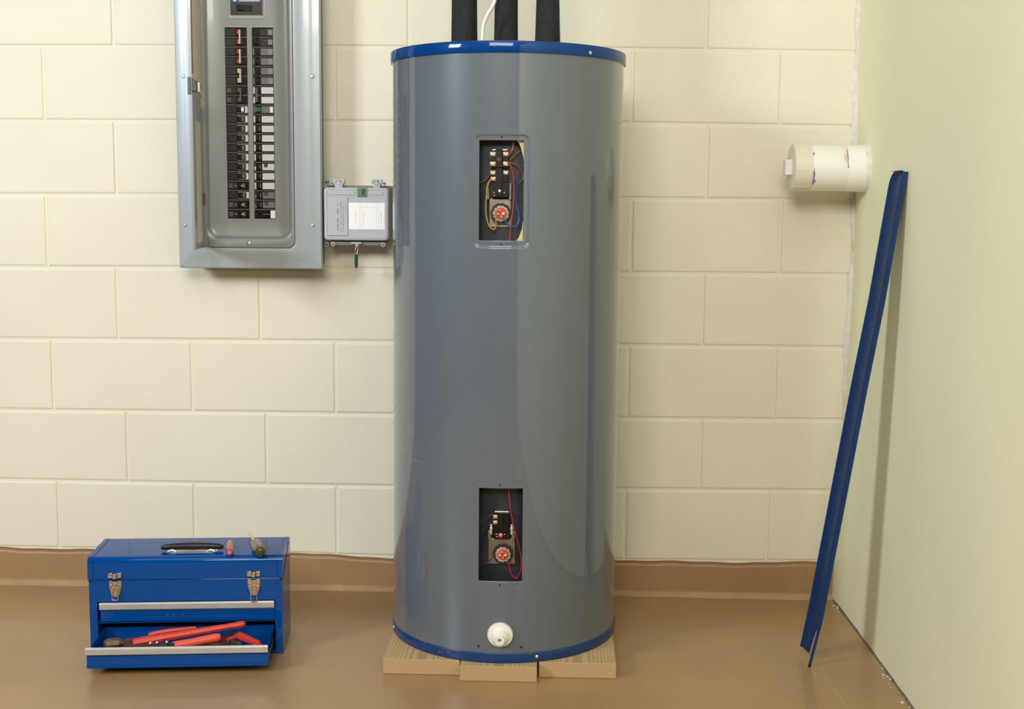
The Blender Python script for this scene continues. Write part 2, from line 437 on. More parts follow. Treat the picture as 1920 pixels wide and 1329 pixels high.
# access hole rims' screw holes, scratch
def disc_on_tank(bm, a, z, r, t=.0012, rr=TR):
    c = tp(a, z, rr-.0006); d = tp(a, z, rr+t); cyl(bm, c, d, r, 12)
for a, z, rr in ((-.0105, 1.2285, TR-.0028), (-.010, .9945, TR-.0028), (-.0, .4535, TR-.0006), (0.0, .2208, TR-.0006), (-.1735, .0745, TR), (.185, .0737, TR)):
    bm = B(); disc_on_tank(bm, a, z, .0018 if z > .1 else .0024, .0008, rr)
    obj('screw_hole', bm, hole_black, shell)
bm = B(); tube(bm, [tp(-1.30, .500, TR+.0002), tp(-1.05, .495, TR+.0002), tp(-.80, .489, TR+.0002), tp(-.735, .4865, TR+.0002)], .0008, 6)
obj('scratch', bm, mat('scratch_pale', (134, 130, 108), 0.5), shell)
# top cap & bottom band
bm = B()
lathe(bm, (TX, TY, 0), (TX, TY, 1), [(1.4100, .2752), (1.4100, .2790), (1.4112, .2795), (1.4320, .2795), (1.4345, .2785), (1.4350, .2770), (1.4335, .2755), (1.4300, .2740)], 160)
cap = obj('top_cap', bm, blue_paint, heater, smooth=True)
bm = B(); lathe(bm, tp(.745, 1.4178, .279), tp(.745, 1.4178, .2815), [(0, .0042), (.6, .0038), (1, .002)], 14)
obj('cap_screw', bm, steel, cap)
bm = B()
lathe(bm, (TX, TY, 0), (TX, TY, 1), [(.0370, .270), (.0372, .2775), (.0385, .2782), (.0588, .2782), (.0600, .2776), (.0600, .2752)], 160)
band = obj('bottom_band', bm, blue_worn, heater, smooth=True)
for a, z in ((-1.29, .049), (.318, .050)):
    bm = B(); lathe(bm, tp(a, z, .278), tp(a, z, .2805), [(0, .0042), (.6, .0038), (1, .002)], 14)
    obj('band_screw', bm, steel, band)
bm = B()
for a, z, wd, ht in ((-.47, .0565, .010, .002), (-.43, .054, .006, .003), (-.40, .0575, .008, .0015), (-.52, .048, .004, .0014), (-.72, .0575, .008, .0018), (-.35, .057, .007, .0018), (.26, .058, .006, .001), (.55, .057, .004, .001)):
    for q in range(5):
        aa = a+random.uniform(-1, 1)*wd/.28; zz = z+random.uniform(-1, 1)*ht
        t = bmesh.new(); bmesh.ops.create_icosphere(t, subdivisions=1, radius=1)
        for v in t.verts: v.co = Vector((v.co.x*random.uniform(.0016, .004), v.co.y*.0004, v.co.z*random.uniform(.0006, .0015)))
        t.transform(Matrix.Translation(tp(aa, zz, .2782)) @ Matrix.Rotation(aa, 4, 'Z')); join(bm, t)
obj('rust_spots', bm, rust, band)['kind'] = 'stuff'
# inner vessel behind the shell
bm = B(); lathe(bm, (TX, TY, 0), (TX, TY, 1), [(.05, .236), (1.40, .236)], 96)
obj('inner_tank', bm, cavity, heater, smooth=True)
# foam edge around the upper hole
bm = B(); inner = []; outer = []
for k in range(72):
    t = 2*PI*k/72; c, s = math.cos(t), math.sin(t)
    ex = 2/3.6
    inner.append((.866+.0625*math.copysign(abs(c)**ex, c), 1.112+.1225*math.copysign(abs(s)**ex, s)))
    m = max(abs(c)/.075, abs(s)/.135); outer.append((.878+c/m, 1.112+s/m))
wob = [1+random.uniform(-.012, .012) for _ in range(72)]
inner = [(.866+(x-.866)*q, 1.112+(z-1.112)*q) for (x, z), q in zip(inner, wob)]
loft(bm, [[(x, -.610, z) for x, z in inner], [(x, -.636, z) for x, z in inner], [(x, -.6345, z) for x, z in outer]])
obj('foam_insulation', bm, foam_beige, heater, smooth=True)

def screw(bm, x, z, y, r=.0042, t=.003):
    lathe(bm, (x, y, z), (x, y-t, z), [(0, r), (.55, r), (1, r*.62)], 12)
def element(x, z, nm, par, dark):
    """screw-in heating element head with gasket, ceramic ring, red disc, two terminals"""
    bm = B(); n = 12
    pts = []
    for k in range(48):
        t = 2*PI*k/48; r = .0222+(.0014 if (k//2) % 2 else 0); pts.append((x+r*math.cos(t), z+r*math.sin(t)))
    prism(bm, pts, 'y', -.616, -.626)
    e = obj('heating_element', bm, gasket, par)
    bm = B(); pts = []
    for k in range(60):
        t = 2*PI*k/60; r = .0172+.0009*math.sin(t*11)+random.uniform(-.0004, .0004); pts.append((x+r*math.cos(t), z+r*math.sin(t)))
    prism(bm, pts, 'y', -.620, -.6295); obj('ceramic_ring', bm, elem_white, e)
    bm = B(); lathe(bm, (x, -.622, z), (x, -.6312, z), [(0, .0128), (.9, .0128), (1, .0118)], 28); obj('red_disc', bm, elem_red, e)
    for s in (-1, 1):
        mt = Matrix.Translation((x+s*.0048, -.6325, z-s*.0026)) @ Matrix.Rotation(math.radians(30), 4, 'Y')
        bm = B(); box(bm, -.0026, .0026, -.0016, .0016, -.0060, .0060, .0006, mt); obj('terminal', bm, mat('terminal_plate', (210, 196, 176), 0.4, metal=0.4), e)
        bm = B(); c = mt @ Vector((0, 0, -.002*s)); lathe(bm, (c.x, -.6335, c.z), (c.x, -.6362, c.z), [(0, .0022), (.7, .0020), (1, .0012)], 10); obj('terminal_screw', bm, blk, e)
    return e
# upper controls
bm = B()
box(bm, .8500, .8990, -.6165, -.6135, 1.0313, 1.0945, .0015)
box(bm, .8425, .8500, -.6250, -.6135, 1.0930, 1.1190, .001); box(bm, .8945, .8995, -.6270, -.6135, 1.0930, 1.1290, .001)
up = obj('mounting_bracket', bm, galv, heater)
element(.8767, 1.0622, 'e', heater, False)
bm = B(); box(bm, .8545, .8930, -.6260, -.6150, 1.1630, 1.2010, .001); box(bm, .8650, .8800, -.6320, -.6250, 1.1625, 1.2030, .001)
lim = obj('limit_switch', bm, blk, heater)
bm = B(); box(bm, .8575, .8640, -.6275, -.6262, 1.2010, 1.2030); box(bm, .8780, .8900, -.6275, -.6262, 1.2010, 1.2030)
obj('edge_clip', bm, steel, lim)
bm = B(); cyl(bm, (.8718, -.632, 1.1814), (.8718, -.6330, 1.1814), .0048, 16); obj('reset_button', bm, mat('dark_red_button', (84, 20, 26), 0.4), lim)
for x, z in ((.8584, 1.1923), (.8868, 1.1925), (.8585, 1.1709), (.8870, 1.1712)):
    bm = B(); box(bm, x-.0058, x+.0058, -.6280, -.6255, z-.0045, z+.0045, .0006); screw(bm, x, z, -.628); obj('brass_terminal', bm, brass, lim, smooth=True)
bm = B(); box(bm, .8545, .8930, -.6260, -.6150, 1.1300, 1.1600, .001); box(bm, .8655, .8800, -.6310, -.6250, 1.1000, 1.1618, .001); box(bm, .8575, .8960, -.6290, -.6150, 1.0975, 1.1300, .0015)
th_ = obj('thermostat', bm, blk, heater)
for x, z in ((.8586, 1.1516), (.8871, 1.1518), (.8594, 1.1384)):
    bm = B(); box(bm, x-.0052, x+.0052, -.6280, -.6255, z-.0042, z+.0042, .0006); screw(bm, x, z, -.628); obj('brass_terminal', bm, brass, th_, smooth=True)
bm = B(); cyl(bm, (.8734, -.629, 1.1100), (.8734, -.6300, 1.1100), .0066, 18); obj('dial', bm, mat('dial_red', (190, 40, 60), 0.4), th_)
bm = B(); screw(bm, .8738, 1.1120, -.6305, .0036, .003); obj('dial_screw', bm, steel, th_, smooth=True)
bm = B()
for x, z in ((.8615, 1.1085), (.8845, 1.1085), (.8625, 1.102), (.8700, 1.1015)): box(bm, x-.0014, x+.0014, -.6296, -.6288, z-.0006, z+.0010)
obj('dial_marks', bm, mat('mark_white', (190, 190, 190), 0.5), th_)['kind'] = 'stuff'
# lower controls
bm = B()
box(bm, .8530, .9150, -.6165, -.6135, .2600, .3203, .0015)
box(bm, .8524, .8600, -.6230, -.6135, .3190, .3400, .001); box(bm, .9060, .9140, -.6230, -.6135, .3190, .3400, .001)
lo = obj('mounting_bracket', bm, galv, heater)
element(.8875, .2861, 'e', heater, True)
bm = B(); box(bm, .8655, .9040, -.6265, -.6150, .3222, .3840, .001); box(bm, .8745, .8880, -.6300, -.6250, .3380, .3840, .001); box(bm, .8900, .8990, -.6300, -.6250, .3380, .3840, .001)
t2 = obj('thermostat', bm, blk, heater)
bm = B(); box(bm, .8680, .9000, -.6240, -.6180, .3838, .3862, .0006); obj('edge_clip', bm, steel, t2)
for x, z in ((.8694, .3740), (.8695, .3608)):
    bm = B(); box(bm, x-.0050, x+.0050, -.6285, -.6260, z-.0042, z+.0042, .0006); screw(bm, x, z, -.6285, .0040); obj('brass_terminal', bm, brass, t2, smooth=True)
for x in (.8600, .9070):
    bm = B(); box(bm, x-.0022, x+.0022, -.6300, -.6160, .3330, .3560, .0008); box(bm, x-.0030, x+.0030, -.6310, -.6290, .3440, .3500, .0006); obj('side_clip', bm, steel, t2)
bm = B(); cyl(bm, (.8817, -.6265, .3310), (.8817, -.6285, .3310), .0058, 18); obj('dial', bm, mat('dial_red', (190, 40, 60), 0.4), t2)
bm = B(); screw(bm, .8822, .3320, -.6286, .0032, .0025); obj('dial_screw', bm, steel, t2, smooth=True)
bm = B()
for x, z in ((.8725, .3330), (.8910, .3330), (.8735, .3270), (.8800, .3262)): box(bm, x-.0016, x+.0016, -.6275, -.6263, z-.0006, z+.0010)
obj('dial_marks', bm, mat('mark_white', (190, 190, 190), 0.5), t2)['kind'] = 'stuff'
def wire(pts, m, ys, lab, r=.0016):
    n = len(pts); P = []
    for i, (x, z) in enumerate(pts):
        y = ys[0]+(ys[1]-ys[0])*i/(n-1) if len(ys) == 2 else ys[i]
        P.append((x, y, z))
    bm = B(); tube(bm, P, r, 8, 6); obj('wire', bm, m, heater, True, label=lab)
wire([(.8543, 1.1383), (.8477, 1.125), (.8445, 1.0962), (.844, 1.063), (.8505, 1.0364), (.8606, 1.0276), (.8662, 1.0343), (.8665, 1.0560), (.8704, 1.071)], wire_yel, (-.630, -.637), 'yellow wire')
wire([(.9025, 1.230), (.9027, 1.2068), (.8983, 1.1958), (.8917, 1.1892)], wire_red, (-.628, -.630), 'red wire')
wire([(.8907, 1.1749), (.8968, 1.1695), (.9021, 1.1519), (.9057, 1.1189), (.9043, 1.0746), (.8997, 1.039), (.8967, .996)], wire_red, (-.631, -.634), 'red wire')
wire([(.9066, 1.1453), (.91, 1.1299), (.9102, 1.1079), (.91, 1.0857), (.9162, 1.0636), (.917, 1.0481), (.9131, 1.0369), (.902, 1.0346), (.8907, 1.0412), (.8828, 1.0520)], wire_blu, (-.626, -.636), 'blue wire', .0016)
wire([(.918, 1.2004), (.9051, 1.1893), (.8962, 1.1805)], wire_ol, (-.620, -.626), 'dull yellow wire')
wire([(.8941, 1.175), (.9119, 1.1674), (.9232, 1.1521), (.9244, 1.1389), (.9156, 1.1278)], wire_ol, (-.622, -.619), 'dull yellow wire')
wire([(.855, 1.152), (.848, 1.142), (.836, 1.133), (.824, 1.128)], wire_ol, (-.620, -.618), 'dull yellow wire', .0015)
wire([(.8983, .452), (.9041, .3894), (.9091, .3698), (.9141, .3442), (.9221, .3166), (.9282, .2909), (.9299, .269), (.9286, .2491), (.919, .2329), (.9083, .2407), (.9033, .2566), (.8989, .2714)], wire_red, (-.632, -.634), 'red wire')
wire([(.8646, .3808), (.852, .3727), (.8260, .3500)], wire_blk, (-.628, -.632), 'black wire')
wire([(.8589, .3649), (.8503, .347), (.8446, .3271), (.8270, .2871)], wire_blk, (-.628, -.632), 'black wire')
wire([(.8633, .2787), (.8488, .2655), (.8270, .2575)], wire_blk, (-.634, -.630), 'black wire')
# drain valve
vc = Vector((.8838, TY-TR, .1063))
bm = B(); lathe(bm, vc+Vector((0, .002, 0)), vc+Vector((0, -.034, -.0050)), [(0, .028), (.12, .0300), (.30, .0285), (.33, .020), (.36, .0178), (.66, .0168), (.69, .0132), (.95, .0125), (1.0, .0115), (1.0, .0048), (.6, .004)], 40)
dv = obj('drain_valve', bm, white_plastic, heater, smooth=True)
bm = B()
for k in range(12):
    t = 2*PI*k/12; c = vc+Vector((.0172*math.cos(t), -.011, .0172*math.sin(t)-.0018)); tube(bm, [c, c+Vector((0, -.009, -.0013))], .0015, 6, 1)
obj('grip_rib', bm, white_plastic, dv, smooth=True)
bm = B(); cyl(bm, vc+Vector((0, -.0270, -.0040)), vc+Vector((0, -.0280, -.00415)), .0049, 16); obj('outlet', bm, mat('outlet_tan', (160, 140, 92), 0.6), dv)

# ---- pipes above the heater
def foam_pipe(x0, x1, y, r0, r1, label):
    bm = B(); prof = []
    lathe(bm, (x0, y, 1.418), (x1, y, 2.45), [(0, r0*.94), (.004, r0), (.05, r0), (.10, (r0+r1)/2), (.16, r1), (1, r1)], 40)
    o = obj('insulated_pipe', bm, foam_black, smooth=True)
    tag(o, label, 'pipe', 'black foam covered pipes above the water heater'); return o
foam_pipe(.7762, .7735, TY, .0312, .0300, 'leftmost thick black foam covered pipe rising from the water heater')
foam_pipe(.8752, .8755, TY, .0285, .0272, 'middle black foam covered pipe rising from the heater behind the white cable')
p3 = foam_pipe(.9745, .9690, TY, .0300, .0268, 'rightmost black foam covered pipe, with a small tear near its foot')
bm = B(); t = bmesh.new(); bmesh.ops.create_icosphere(t, subdivisions=2, radius=.004)
for v in t.verts: v.co.z *= 1.6
bmesh.ops.translate(t, verts=t.verts, vec=(.9975, TY-.005, 1.514)); join(bm, t); obj('tear', bm, mat('tear_white', (220, 216, 205), 0.7), p3)
# painted pipe segment between middle and right pipes is wall; white cable with its metal connector
cable = thing('white_cable', 'thin white cable curving up from a metal connector on the heater top', 'cable', (.823, TY-.06, 1.43))
bm = B(); tube(bm, [(.8215, TY-.06, 1.435), (.8225, TY-.06, 1.470), (.8245, TY-.06, 1.495), (.834, TY-.061, 1.520), (.846, TY-.062, 1.540), (.853, TY-.063, 1.565), (.858, TY-.063, 1.62), (.860, TY-.06, 1.75), (.86, TY-.05, 2.1), (.86, TY-.05, 2.45)], .0046, 12, 6)
obj('cord', bm, mat('cable_white', (232, 228, 218), 0.4), cable, True)
bm = B(); cyl(bm, (.8215, TY-.06, 1.430), (.8215, TY-.06, 1.4455), .0075, 16); box(bm, .8095, .8180, -.443, -.431, 1.4355, 1.4415, .001); cyl(bm, (.8275, TY-.06, 1.442), (.834, TY-.06, 1.442), .003, 10)
obj('connector', bm, steel, cable)
bm = B(); lathe(bm, (TX, TY, 1.4265), (TX, TY, 1.4300), [(0, .2742), (1, .2742)], 96); obj('lid_plate', bm, mat('galv_lid', (170, 172, 170), 0.35, metal=0.6), cap, True)

# ================================================================ ELECTRICAL PANEL
PX0, PX1, PZ0, PZ1 = -.0045, .3795, .9068, 1.95
panel = thing('electrical_panel', 'grey metal electrical breaker panel on the block wall with its door swung open', 'electrical panel', (.1875, 0, PZ0))
bm = B(); box(bm, PX0+.009, PX1-.0120, -.0855, .0005, PZ0+.010, PZ1-.01, .002)
obj('back_box', bm, mat('backbox_grey', (108, 112, 112), 0.5), panel)
# cover: pressed frame around the door opening
OX0, OX1, OZ0, OZ1 = .0650, .3080, .9618, 1.90
bm = B()
def RR(x0, x1, z0, z1, r, y): return [(x, y, z) for x, z in rrect(x0, x1, z0, z1, r)]
loft(bm, [RR(PX0, PX1, PZ0, PZ1, .004, -.084), RR(PX0, PX1, PZ0, PZ1, .004, -.0955), RR(PX0+.003, PX1-.003, PZ0+.003, PZ1-.003, .004, -.0985),
          RR(PX0+.018, PX1-.018, PZ0+.018, PZ1-.018, .004, -.0992), RR(PX0+.024, PX1-.024, PZ0+.026, PZ1-.03, .004, -.1010), RR(PX0+.034, PX1-.034, PZ0+.038, PZ1-.03, .006, -.1035),
          RR(OX0-.008, OX1+.004, OZ0-.005, OZ1+.004, .022, -.1035), RR(OX0-.003, OX1+.001, OZ0-.001, OZ1+.001, .020, -.1025), RR(OX0, OX1-.001, OZ0, OZ1, .019, -.0985), RR(OX0, OX1-.001, OZ0, OZ1, .019, -.086)])
cover = obj('cover', bm, panel_grey, panel, True)
for x, z in ((.0193, 1.409), (.3573, 1.4108), (.0135, 1.0218), (.3547, 1.0235)):
    bm = B(); lathe(bm, (x, -.0995, z), (x, -.1035, z), [(0, .0058), (.5, .0056), (1, .003)], 16)
    box(bm, x-.0038, x+.0038, -.1042, -.1028, z-.0005, z+.0005); box(bm, x-.0005, x+.0005, -.1042, -.1028, z-.0038, z+.0038)
    obj('cover_screw', bm, steel, cover, True)
# dead front with breaker windows
YD = -.0885
wins = [(.1260, .1845, 1.0385, 1.5365), (.1975, .2535, 1.0385, 1.5365), (.1420, .2262, 1.5675, 1.6600)]
bm = B()
R = loft(bm, [RR(OX0+.001, OX1-.002, OZ0+.001, OZ1-.001, .019, -.086), RR(OX0+.001, OX1-.002, OZ0+.001, OZ1-.001, .019, -.0985), RR(OX0+.003, OX1-.005, OZ0+.003, OZ1-.004, .018, -.1000),
             RR(OX0+.0075, OX1-.009, OZ0+.0220, OZ1-.03, .030, -.0990), RR(OX0+.0095, OX1-.0115, OZ0+.0250, OZ1-.033, .030, -.0970), RR(OX0+.0135, OX1-.0155, OZ0+.0300, OZ1-.038, .029, -.0900), RR(OX0+.0165, OX1-.0185, OZ0+.034, OZ1-.042, .028, YD)])
edges = []
last = R[-1]
for i in range(len(last)): edges.append(bm.edges.get((last[i], last[(i+1) % len(last)])))
for x0, x1, z0, z1 in wins:
    vsx = [bm.verts.new((x, YD, z)) for x, z in ((x0, z0), (x1, z0), (x1, z1), (x0, z1))]
    bk = [bm.verts.new((x, YD+.006, z)) for x, z in ((x0, z0), (x1, z0), (x1, z1), (x0, z1))]
    for i in range(4):
        edges.append(bm.edges.new((vsx[i], vsx[(i+1) % 4]))); bm.faces.new((vsx[i], vsx[(i+1) % 4], bk[(i+1) % 4], bk[i]))
bmesh.ops.triangle_fill(bm, edges=edges, use_beauty=True)
dead = obj('dead_front', bm, panel_inner, panel, True)
bm = B(); lathe(bm, (.1844, -.099, .974), (.1844, -.1045, .974), [(0, .0068), (.4, .0066), (.8, .0045), (1, .002)], 16)
obj('dead_front_screw', bm, steel, dead, True)
# raised rim around main breaker opening
bm = B()
loft(bm, [RR(.1370, .2345, 1.5585, 1.669, .006, YD+.0002), RR(.1378, .2337, 1.5593, 1.6682, .006, YD-.0016), RR(.1395, .2318, 1.5610, 1.6665, .005, YD-.0018), RR(.1415, .2268, 1.5665, 1.661, .001, YD-.0004)])
obj('main_rim', bm, panel_grey, dead, True)
# rims around the two breaker windows (rolled upper edge)
bm = B()
for x0, x1 in ((.1260, .1845), (.1975, .2535)): box(bm, x0, x1, YD-.0014, YD, 1.5365, 1.5400, .0006)
obj('window_lip', bm, panel_grey, dead)
# main breaker
bm = B(); box(bm, .1410, .2270, -.088, -.06, 1.5660, 1.6600, .001)
mb = obj('main_breaker', bm, mat('main_breaker_brown', (58, 52, 48), 0.35), panel)
bm = B(); box(bm, .158, .200, -.0895, -.0878, 1.578, 1.594, .0008); box(bm, .163, .176, -.094, -.089, 1.5795, 1.5925, .0015); obj('handle', bm, blk, mb)
bm = B(); box(bm, .1430, .2255, -.0886, -.0878, 1.6010, 1.6320, .0003); lb = obj('face_label', bm, mat('label_blue', (30, 84, 165), 0.35), mb)
bm = B(); box(bm, .1640, .2200, -.0888, -.0884, 1.6030, 1.6042); box(bm, .1660, .2190, -.0888, -.0884, 1.6052, 1.6062); box(bm, .1500, .1580, -.0888, -.0884, 1.6030, 1.6060)
obj('main_breaker_marks', bm, sticker, mb)
# branch breakers
PT = (1.5365-1.0385)/20
def brk(side, row, span, kind):
    zt_ = 1.5365-PT*row; zb_ = zt_-PT*span
    x0, x1 = (.1262, .1843) if side == 0 else (.1977, .2533)
    bm = B(); yf = -.0872
    for s in range(span):
        b0 = zt_-PT*(s+1)
        box(bm, x0, x1, yf, -.05, b0+.0011, b0+PT-.0011, .0008)
        if side == 0: box(bm, .1565, .1755, yf-.0022, yf+.001, b0+.0045, b0+PT-.0045, .0008)
        else: box(bm, .2040, .2192, yf-.0022, yf+.001, b0+.0045, b0+PT-.0045, .0008)
    o = obj('breaker', bm, blk2, panel)
    zc_ = [zt_-PT*(s+.5) for s in range(span)]
    if side == 0:
        for z in zc_:
            lab_m = dark_brown
            bm = B(); box(bm, x0+.001, .1530, yf-.0006, yf+.0004, z-.0085, z+.0085); obj('face_label', bm, lab_m, o)
            if kind in ('s', 'w'):
                bm = B(); box(bm, .1762, x1-.0012, yf-.0007, yf+.0002, z-.0085, z+.0085, .0003); box(bm, .1555, .1762, yf-.0007, yf+.0002, z+.0072, z+.0088, .0003); box(bm, .1555, .1762, yf-.0007, yf+.0002, z-.0088, z-.0072, .0003); obj('bright_face', bm, label_glare, o)
            if kind in ('d', 'g'):
                bm = B(); box(bm, x0+.003, .1400, yf-.0009, yf-.0003, z-.006, z+.006)
                obj('rating_text', bm, mat('speckled_print', (110, 108, 108), 0.5, col2=(30, 28, 28), vscale=900), o)
            if kind == 'g':
                bm = B(); cyl(bm, (.1478, yf, z), (.1478, yf-.0016, z), .0014, 8); cyl(bm, (.1660, yf-.002, z), (.1660, yf-.0062, z), .0018, 8); obj('button', bm, sticker, o)
        if span == 2:
            cm = {'r': red_pl, 'y': yellow_pl, 'd': mat('grey_tie', (92, 88, 84), .4)}[kind]
            for z in zc_:
                bm = B(); box(bm, .1590, .1690, yf-.0085, yf-.001, z-.0058, z+.0058, .0012); obj('handle', bm, cm, o)
            bm = B(); box(bm, .1645, .1690, yf-.0095, yf-.005, zc_[1]-.006, zc_[0]+.006, .0008)
            obj('handle_tie', bm, cm if kind == 'd' else mat('tie_white', (216, 206, 190), .4), o)
        else:
            z = zc_[0]; bm = B(); box(bm, .1580, .1665, yf-.0060, yf-.001, z-.0062, z+.0062, .001)
            h_ = obj('handle', bm, blk, o)
            bm = B(); box(bm, .1668, .1740, yf-.0048, yf-.001, z-.0058, z+.0058, .0008); obj('rocker_face', bm, mat('rocker_brown', (112, 100, 90), 0.35), o)
            if kind == 'w': 
                bm = B(); box(bm, .1672, .1742, yf-.0058, yf-.0046, z-.0058, z+.0058, .0003); obj('white_tip', bm, sticker, o)
    else:
        for s, z in enumerate(zc_):
            pm = {'k': dark_brown, 'm': dull_grey_pl, 's': label_glare, 't': label_glare, 'G': dull_grey_pl, 'a': label_glare, 'b': dull_grey_pl, 'x': dull_grey_pl}[kind]
            if kind == 'x': pm = blk2
            bm = B(); box(bm, .2202, x1-.0014, yf-.0006, yf+.0004, z-.0085, z+.0085); 
            if kind not in ('k', 'x'): box(bm, x0+.0012, .2032, yf-.0006, yf+.0004, z-.0085, z+.0085)
            obj('face_label', bm, pm, o)
            if kind in ('k', 'm'):
                bm = B(); box(bm, .2400, .2515, yf-.0010, yf-.0004, z-.0065, z+.0065)
                if s: cyl(bm, (.2330, yf, z+.003), (.2330, yf-.0014, z+.003), .0013, 8)
                obj('rating_text', bm, mat('speckled_pale', (176, 172, 176), 0.5, col2=(110, 106, 108), vscale=700), o)
            if kind in ('a', 'b'):
                bm = B(); box(bm, .2245, .2345, yf-.0012, yf-.0004, z-.001, z+.0085); box(bm, .1990, .2040, yf-.0012, yf-.0004, z+.001, z+.0085); obj('test_button', bm, mat('button_brown', (72, 62, 60), 0.4), o)
        if span == 2:
            for z in zc_:
                bm = B(); box(bm, .2055, .2135, yf-.0075, yf-.001, z-.0058, z+.0058, .001); box(bm, .2150, .2172, yf-.0025, yf, z-.0055, z+.0055, .0004); obj('handle', bm, blk, o)
            bm = B(); box(bm, .2065, .2120, yf-.0100, yf-.006, zc_[1]-.0065, zc_[0]+.0065, .001); box(bm, .2115, .2145, yf-.0090, yf-.006, (zc_[0]+zc_[1])/2-.004, (zc_[0]+zc_[1])/2+.004, .0006)
            obj('handle_tie', bm, blk if kind != 't' else mat('grey_tie', (92, 88, 84), .4), o)
        elif kind == 'x':
            z = zc_[0]
            for dz in (-.0055, .0055):
                bm = B(); box(bm, .2075, .2135, yf-.007, yf-.001, z+dz-.0035, z+dz+.0035, .001); box(bm, .2142, .2170, yf-.003, yf-.001, z+dz-.003, z+dz+.003, .0004); obj('handle', bm, blk, o)
            bm = B(); box(bm, .2405, .2528, yf-.0012, yf-.0003, z-.0105, z+.0100, .0003); obj('sticker', bm, sticker, o)
            bm = B(); box(bm, .2005, .2390, yf-.0010, yf-.0003, z-.0008, z+.0008, .0003); obj('divider', bm, dull_grey_pl, o)
        else:
            z = zc_[0]; hm = green_pl if kind == 'G' else blk
            bm = B(); box(bm, .2048, .2128, yf-.0080, yf-.001, z-.0062, z+.0062, .001); box(bm, .2128, .2182, yf-.0045, yf-.001, z-.0058, z+.0058, .0008); obj('handle', bm, hm, o)
            if kind == 'G':
                bm = B(); box(bm, .2425, .2505, yf-.0012, yf-.0004, z-.0075, z+.0075); obj('sticker', bm, sticker, o)
            else:
                bm = B(); box(bm, .2146, .2158, yf-.0050, yf-.0042, z-.0054, z+.0054); obj('handle_stripe', bm, mat('stripe_tan', (190, 160, 130), .4), o)
for r, k in ((0, 'r'), (2, 'r'), (4, 'y'), (6, 'd')): brk(0, r, 2, k)
for r, k in zip(range(8, 20), ['w', 's', 's', 's', 's', 's', 's', 's', 'g', 's', 'g', 'g']): brk(0, r, 1, k)
for r, k in ((0, 'k'), (2, 'm'), (4, 'm'), (6, 't')): brk(1, r, 2, k)
for r, k in zip(range(8, 20), ['G', 's', 's', 's', 's', 's', 'a', 's', 's', 'b', 'b', 'x']): brk(1, r, 1, k)
# open door, hinged at the left of the opening
hx, hy = .0668, -.1045; ex, ey = .1040, -.340
dv_ = Vector((ex-hx, ey-hy, 0)); DL = dv_.length; du = dv_.normalized(); dn = Vector((du.y, -du.x, 0))  # dn points to -x side
dn = Vector((-abs(du.y), -du.x if du.y < 0 else du.x, 0)).normalized()
DM = Matrix(((du.x, dn.x, 0, hx), (du.y, dn.y, 0, hy), (0, 0, 1, 0), (0, 0, 0, 1)))
DZ0, DZ1 = .9640, 1.895
bm = B(); box(bm, 0, DL, 0, .0012, DZ0, DZ1, 0, DM); box(bm, DL-.0015, DL, -.0045, 0, DZ0, DZ1, 0, DM); box(bm, 0, DL, -.0045, 0, DZ0, DZ0+.0015, 0, DM); box(bm, 0, .0015, -.007, 0, DZ0, DZ1, 0, DM)
door = obj('door', bm, panel_inner, panel)
bm = B(); box(bm, .055, .140, -.0012, -.0002, DZ0+.015, 1.285, 0, DM); box(bm, .015, .205, -.0012, -.0002, 1.385, 1.86, 0, DM)
dl = obj('circuit_directory', bm, paper, door)
bm = B()
box(bm, .204, .212, -.0040, -.0002, 1.395, 1.86, .0008, DM)
obj('directory_frame', bm, mat('old_brass_edge', (150, 120, 60), 0.45, metal=0.5), door)
bm = B(); box(bm, DL-.006, DL+.002, -.003, .0060, 1.342, 1.384, .0012, DM); box(bm, DL-.030, DL-.004, -.014, -.001, 1.350, 1.378, .002, DM)
obj('latch', bm, mat('latch_grey', (78, 82, 92), 0.4, metal=0.3), door)
bm = B(); prism(bm, [(DL-.036, 1.374), (DL-.060, 1.364), (DL-.092, 1.350), (DL-.100, 1.318), (DL-.092, 1.316), (DL-.085, 1.340), (DL-.058, 1.348), (DL-.036, 1.352)], 'y', -.018, -.0145, 0, DM)
obj('latch_lever', bm, brass, door)
bm = B(); cyl(bm, (hx+.002, hy-.003, 1.075), (hx+.002, hy-.003, 1.105), .0028, 10); cyl(bm, (hx+.002, hy-.003, 1.72), (hx+.002, hy-.003, 1.75), .0028, 10)
obj('hinge', bm, mat('rusty_hinge', (120, 84, 66), 0.6), door)

# ================================================================ DISCONNECT BOX
disc = thing('disconnect_box', 'small grey metal disconnect box between breaker panel and water heater', 'switch box', (.470, 0, .972))
bm = B(); box(bm, .3880, .5575, -.072, .0005, .9800, 1.1290, .004)
db = obj('body', bm, disc_dark, disc)
bm = B()
cx0, cx1, cz0, cz1 = .3835, .5560, .9835, 1.1235
loft(bm, [RR(cx0, cx1, cz0, cz1, .010, -.066), RR(cx0, cx1, cz0, cz1, .010, -.0885), RR(cx0+.002, cx1-.002, cz0+.002, cz1-.002, .010, -.0935), RR(cx0+.006, cx1-.006, cz0+.006, cz1-.006, .008, -.0950),
          RR(cx0+.0085, cx1-.0085, cz0+.010, cz1-.006, .004, -.0950), RR(cx0+.0095, cx1-.0095, cz0+.011, cz1-.007, .003, -.0935)], True)
dc = obj('lid', bm, disc_grey, disc, True)
bm = B(); box(bm, .3945, .4680, -.0955, -.0930, 1.1040, 1.1135, .0008); box(bm, .5060, .5430, -.0955, -.0930, 1.1040, 1.1135, .0008); box(bm, .3945, .5450, -.0945, -.0930, 1.0985, 1.1000, .0003)
obj('raised_bar', bm, disc_grey, dc)
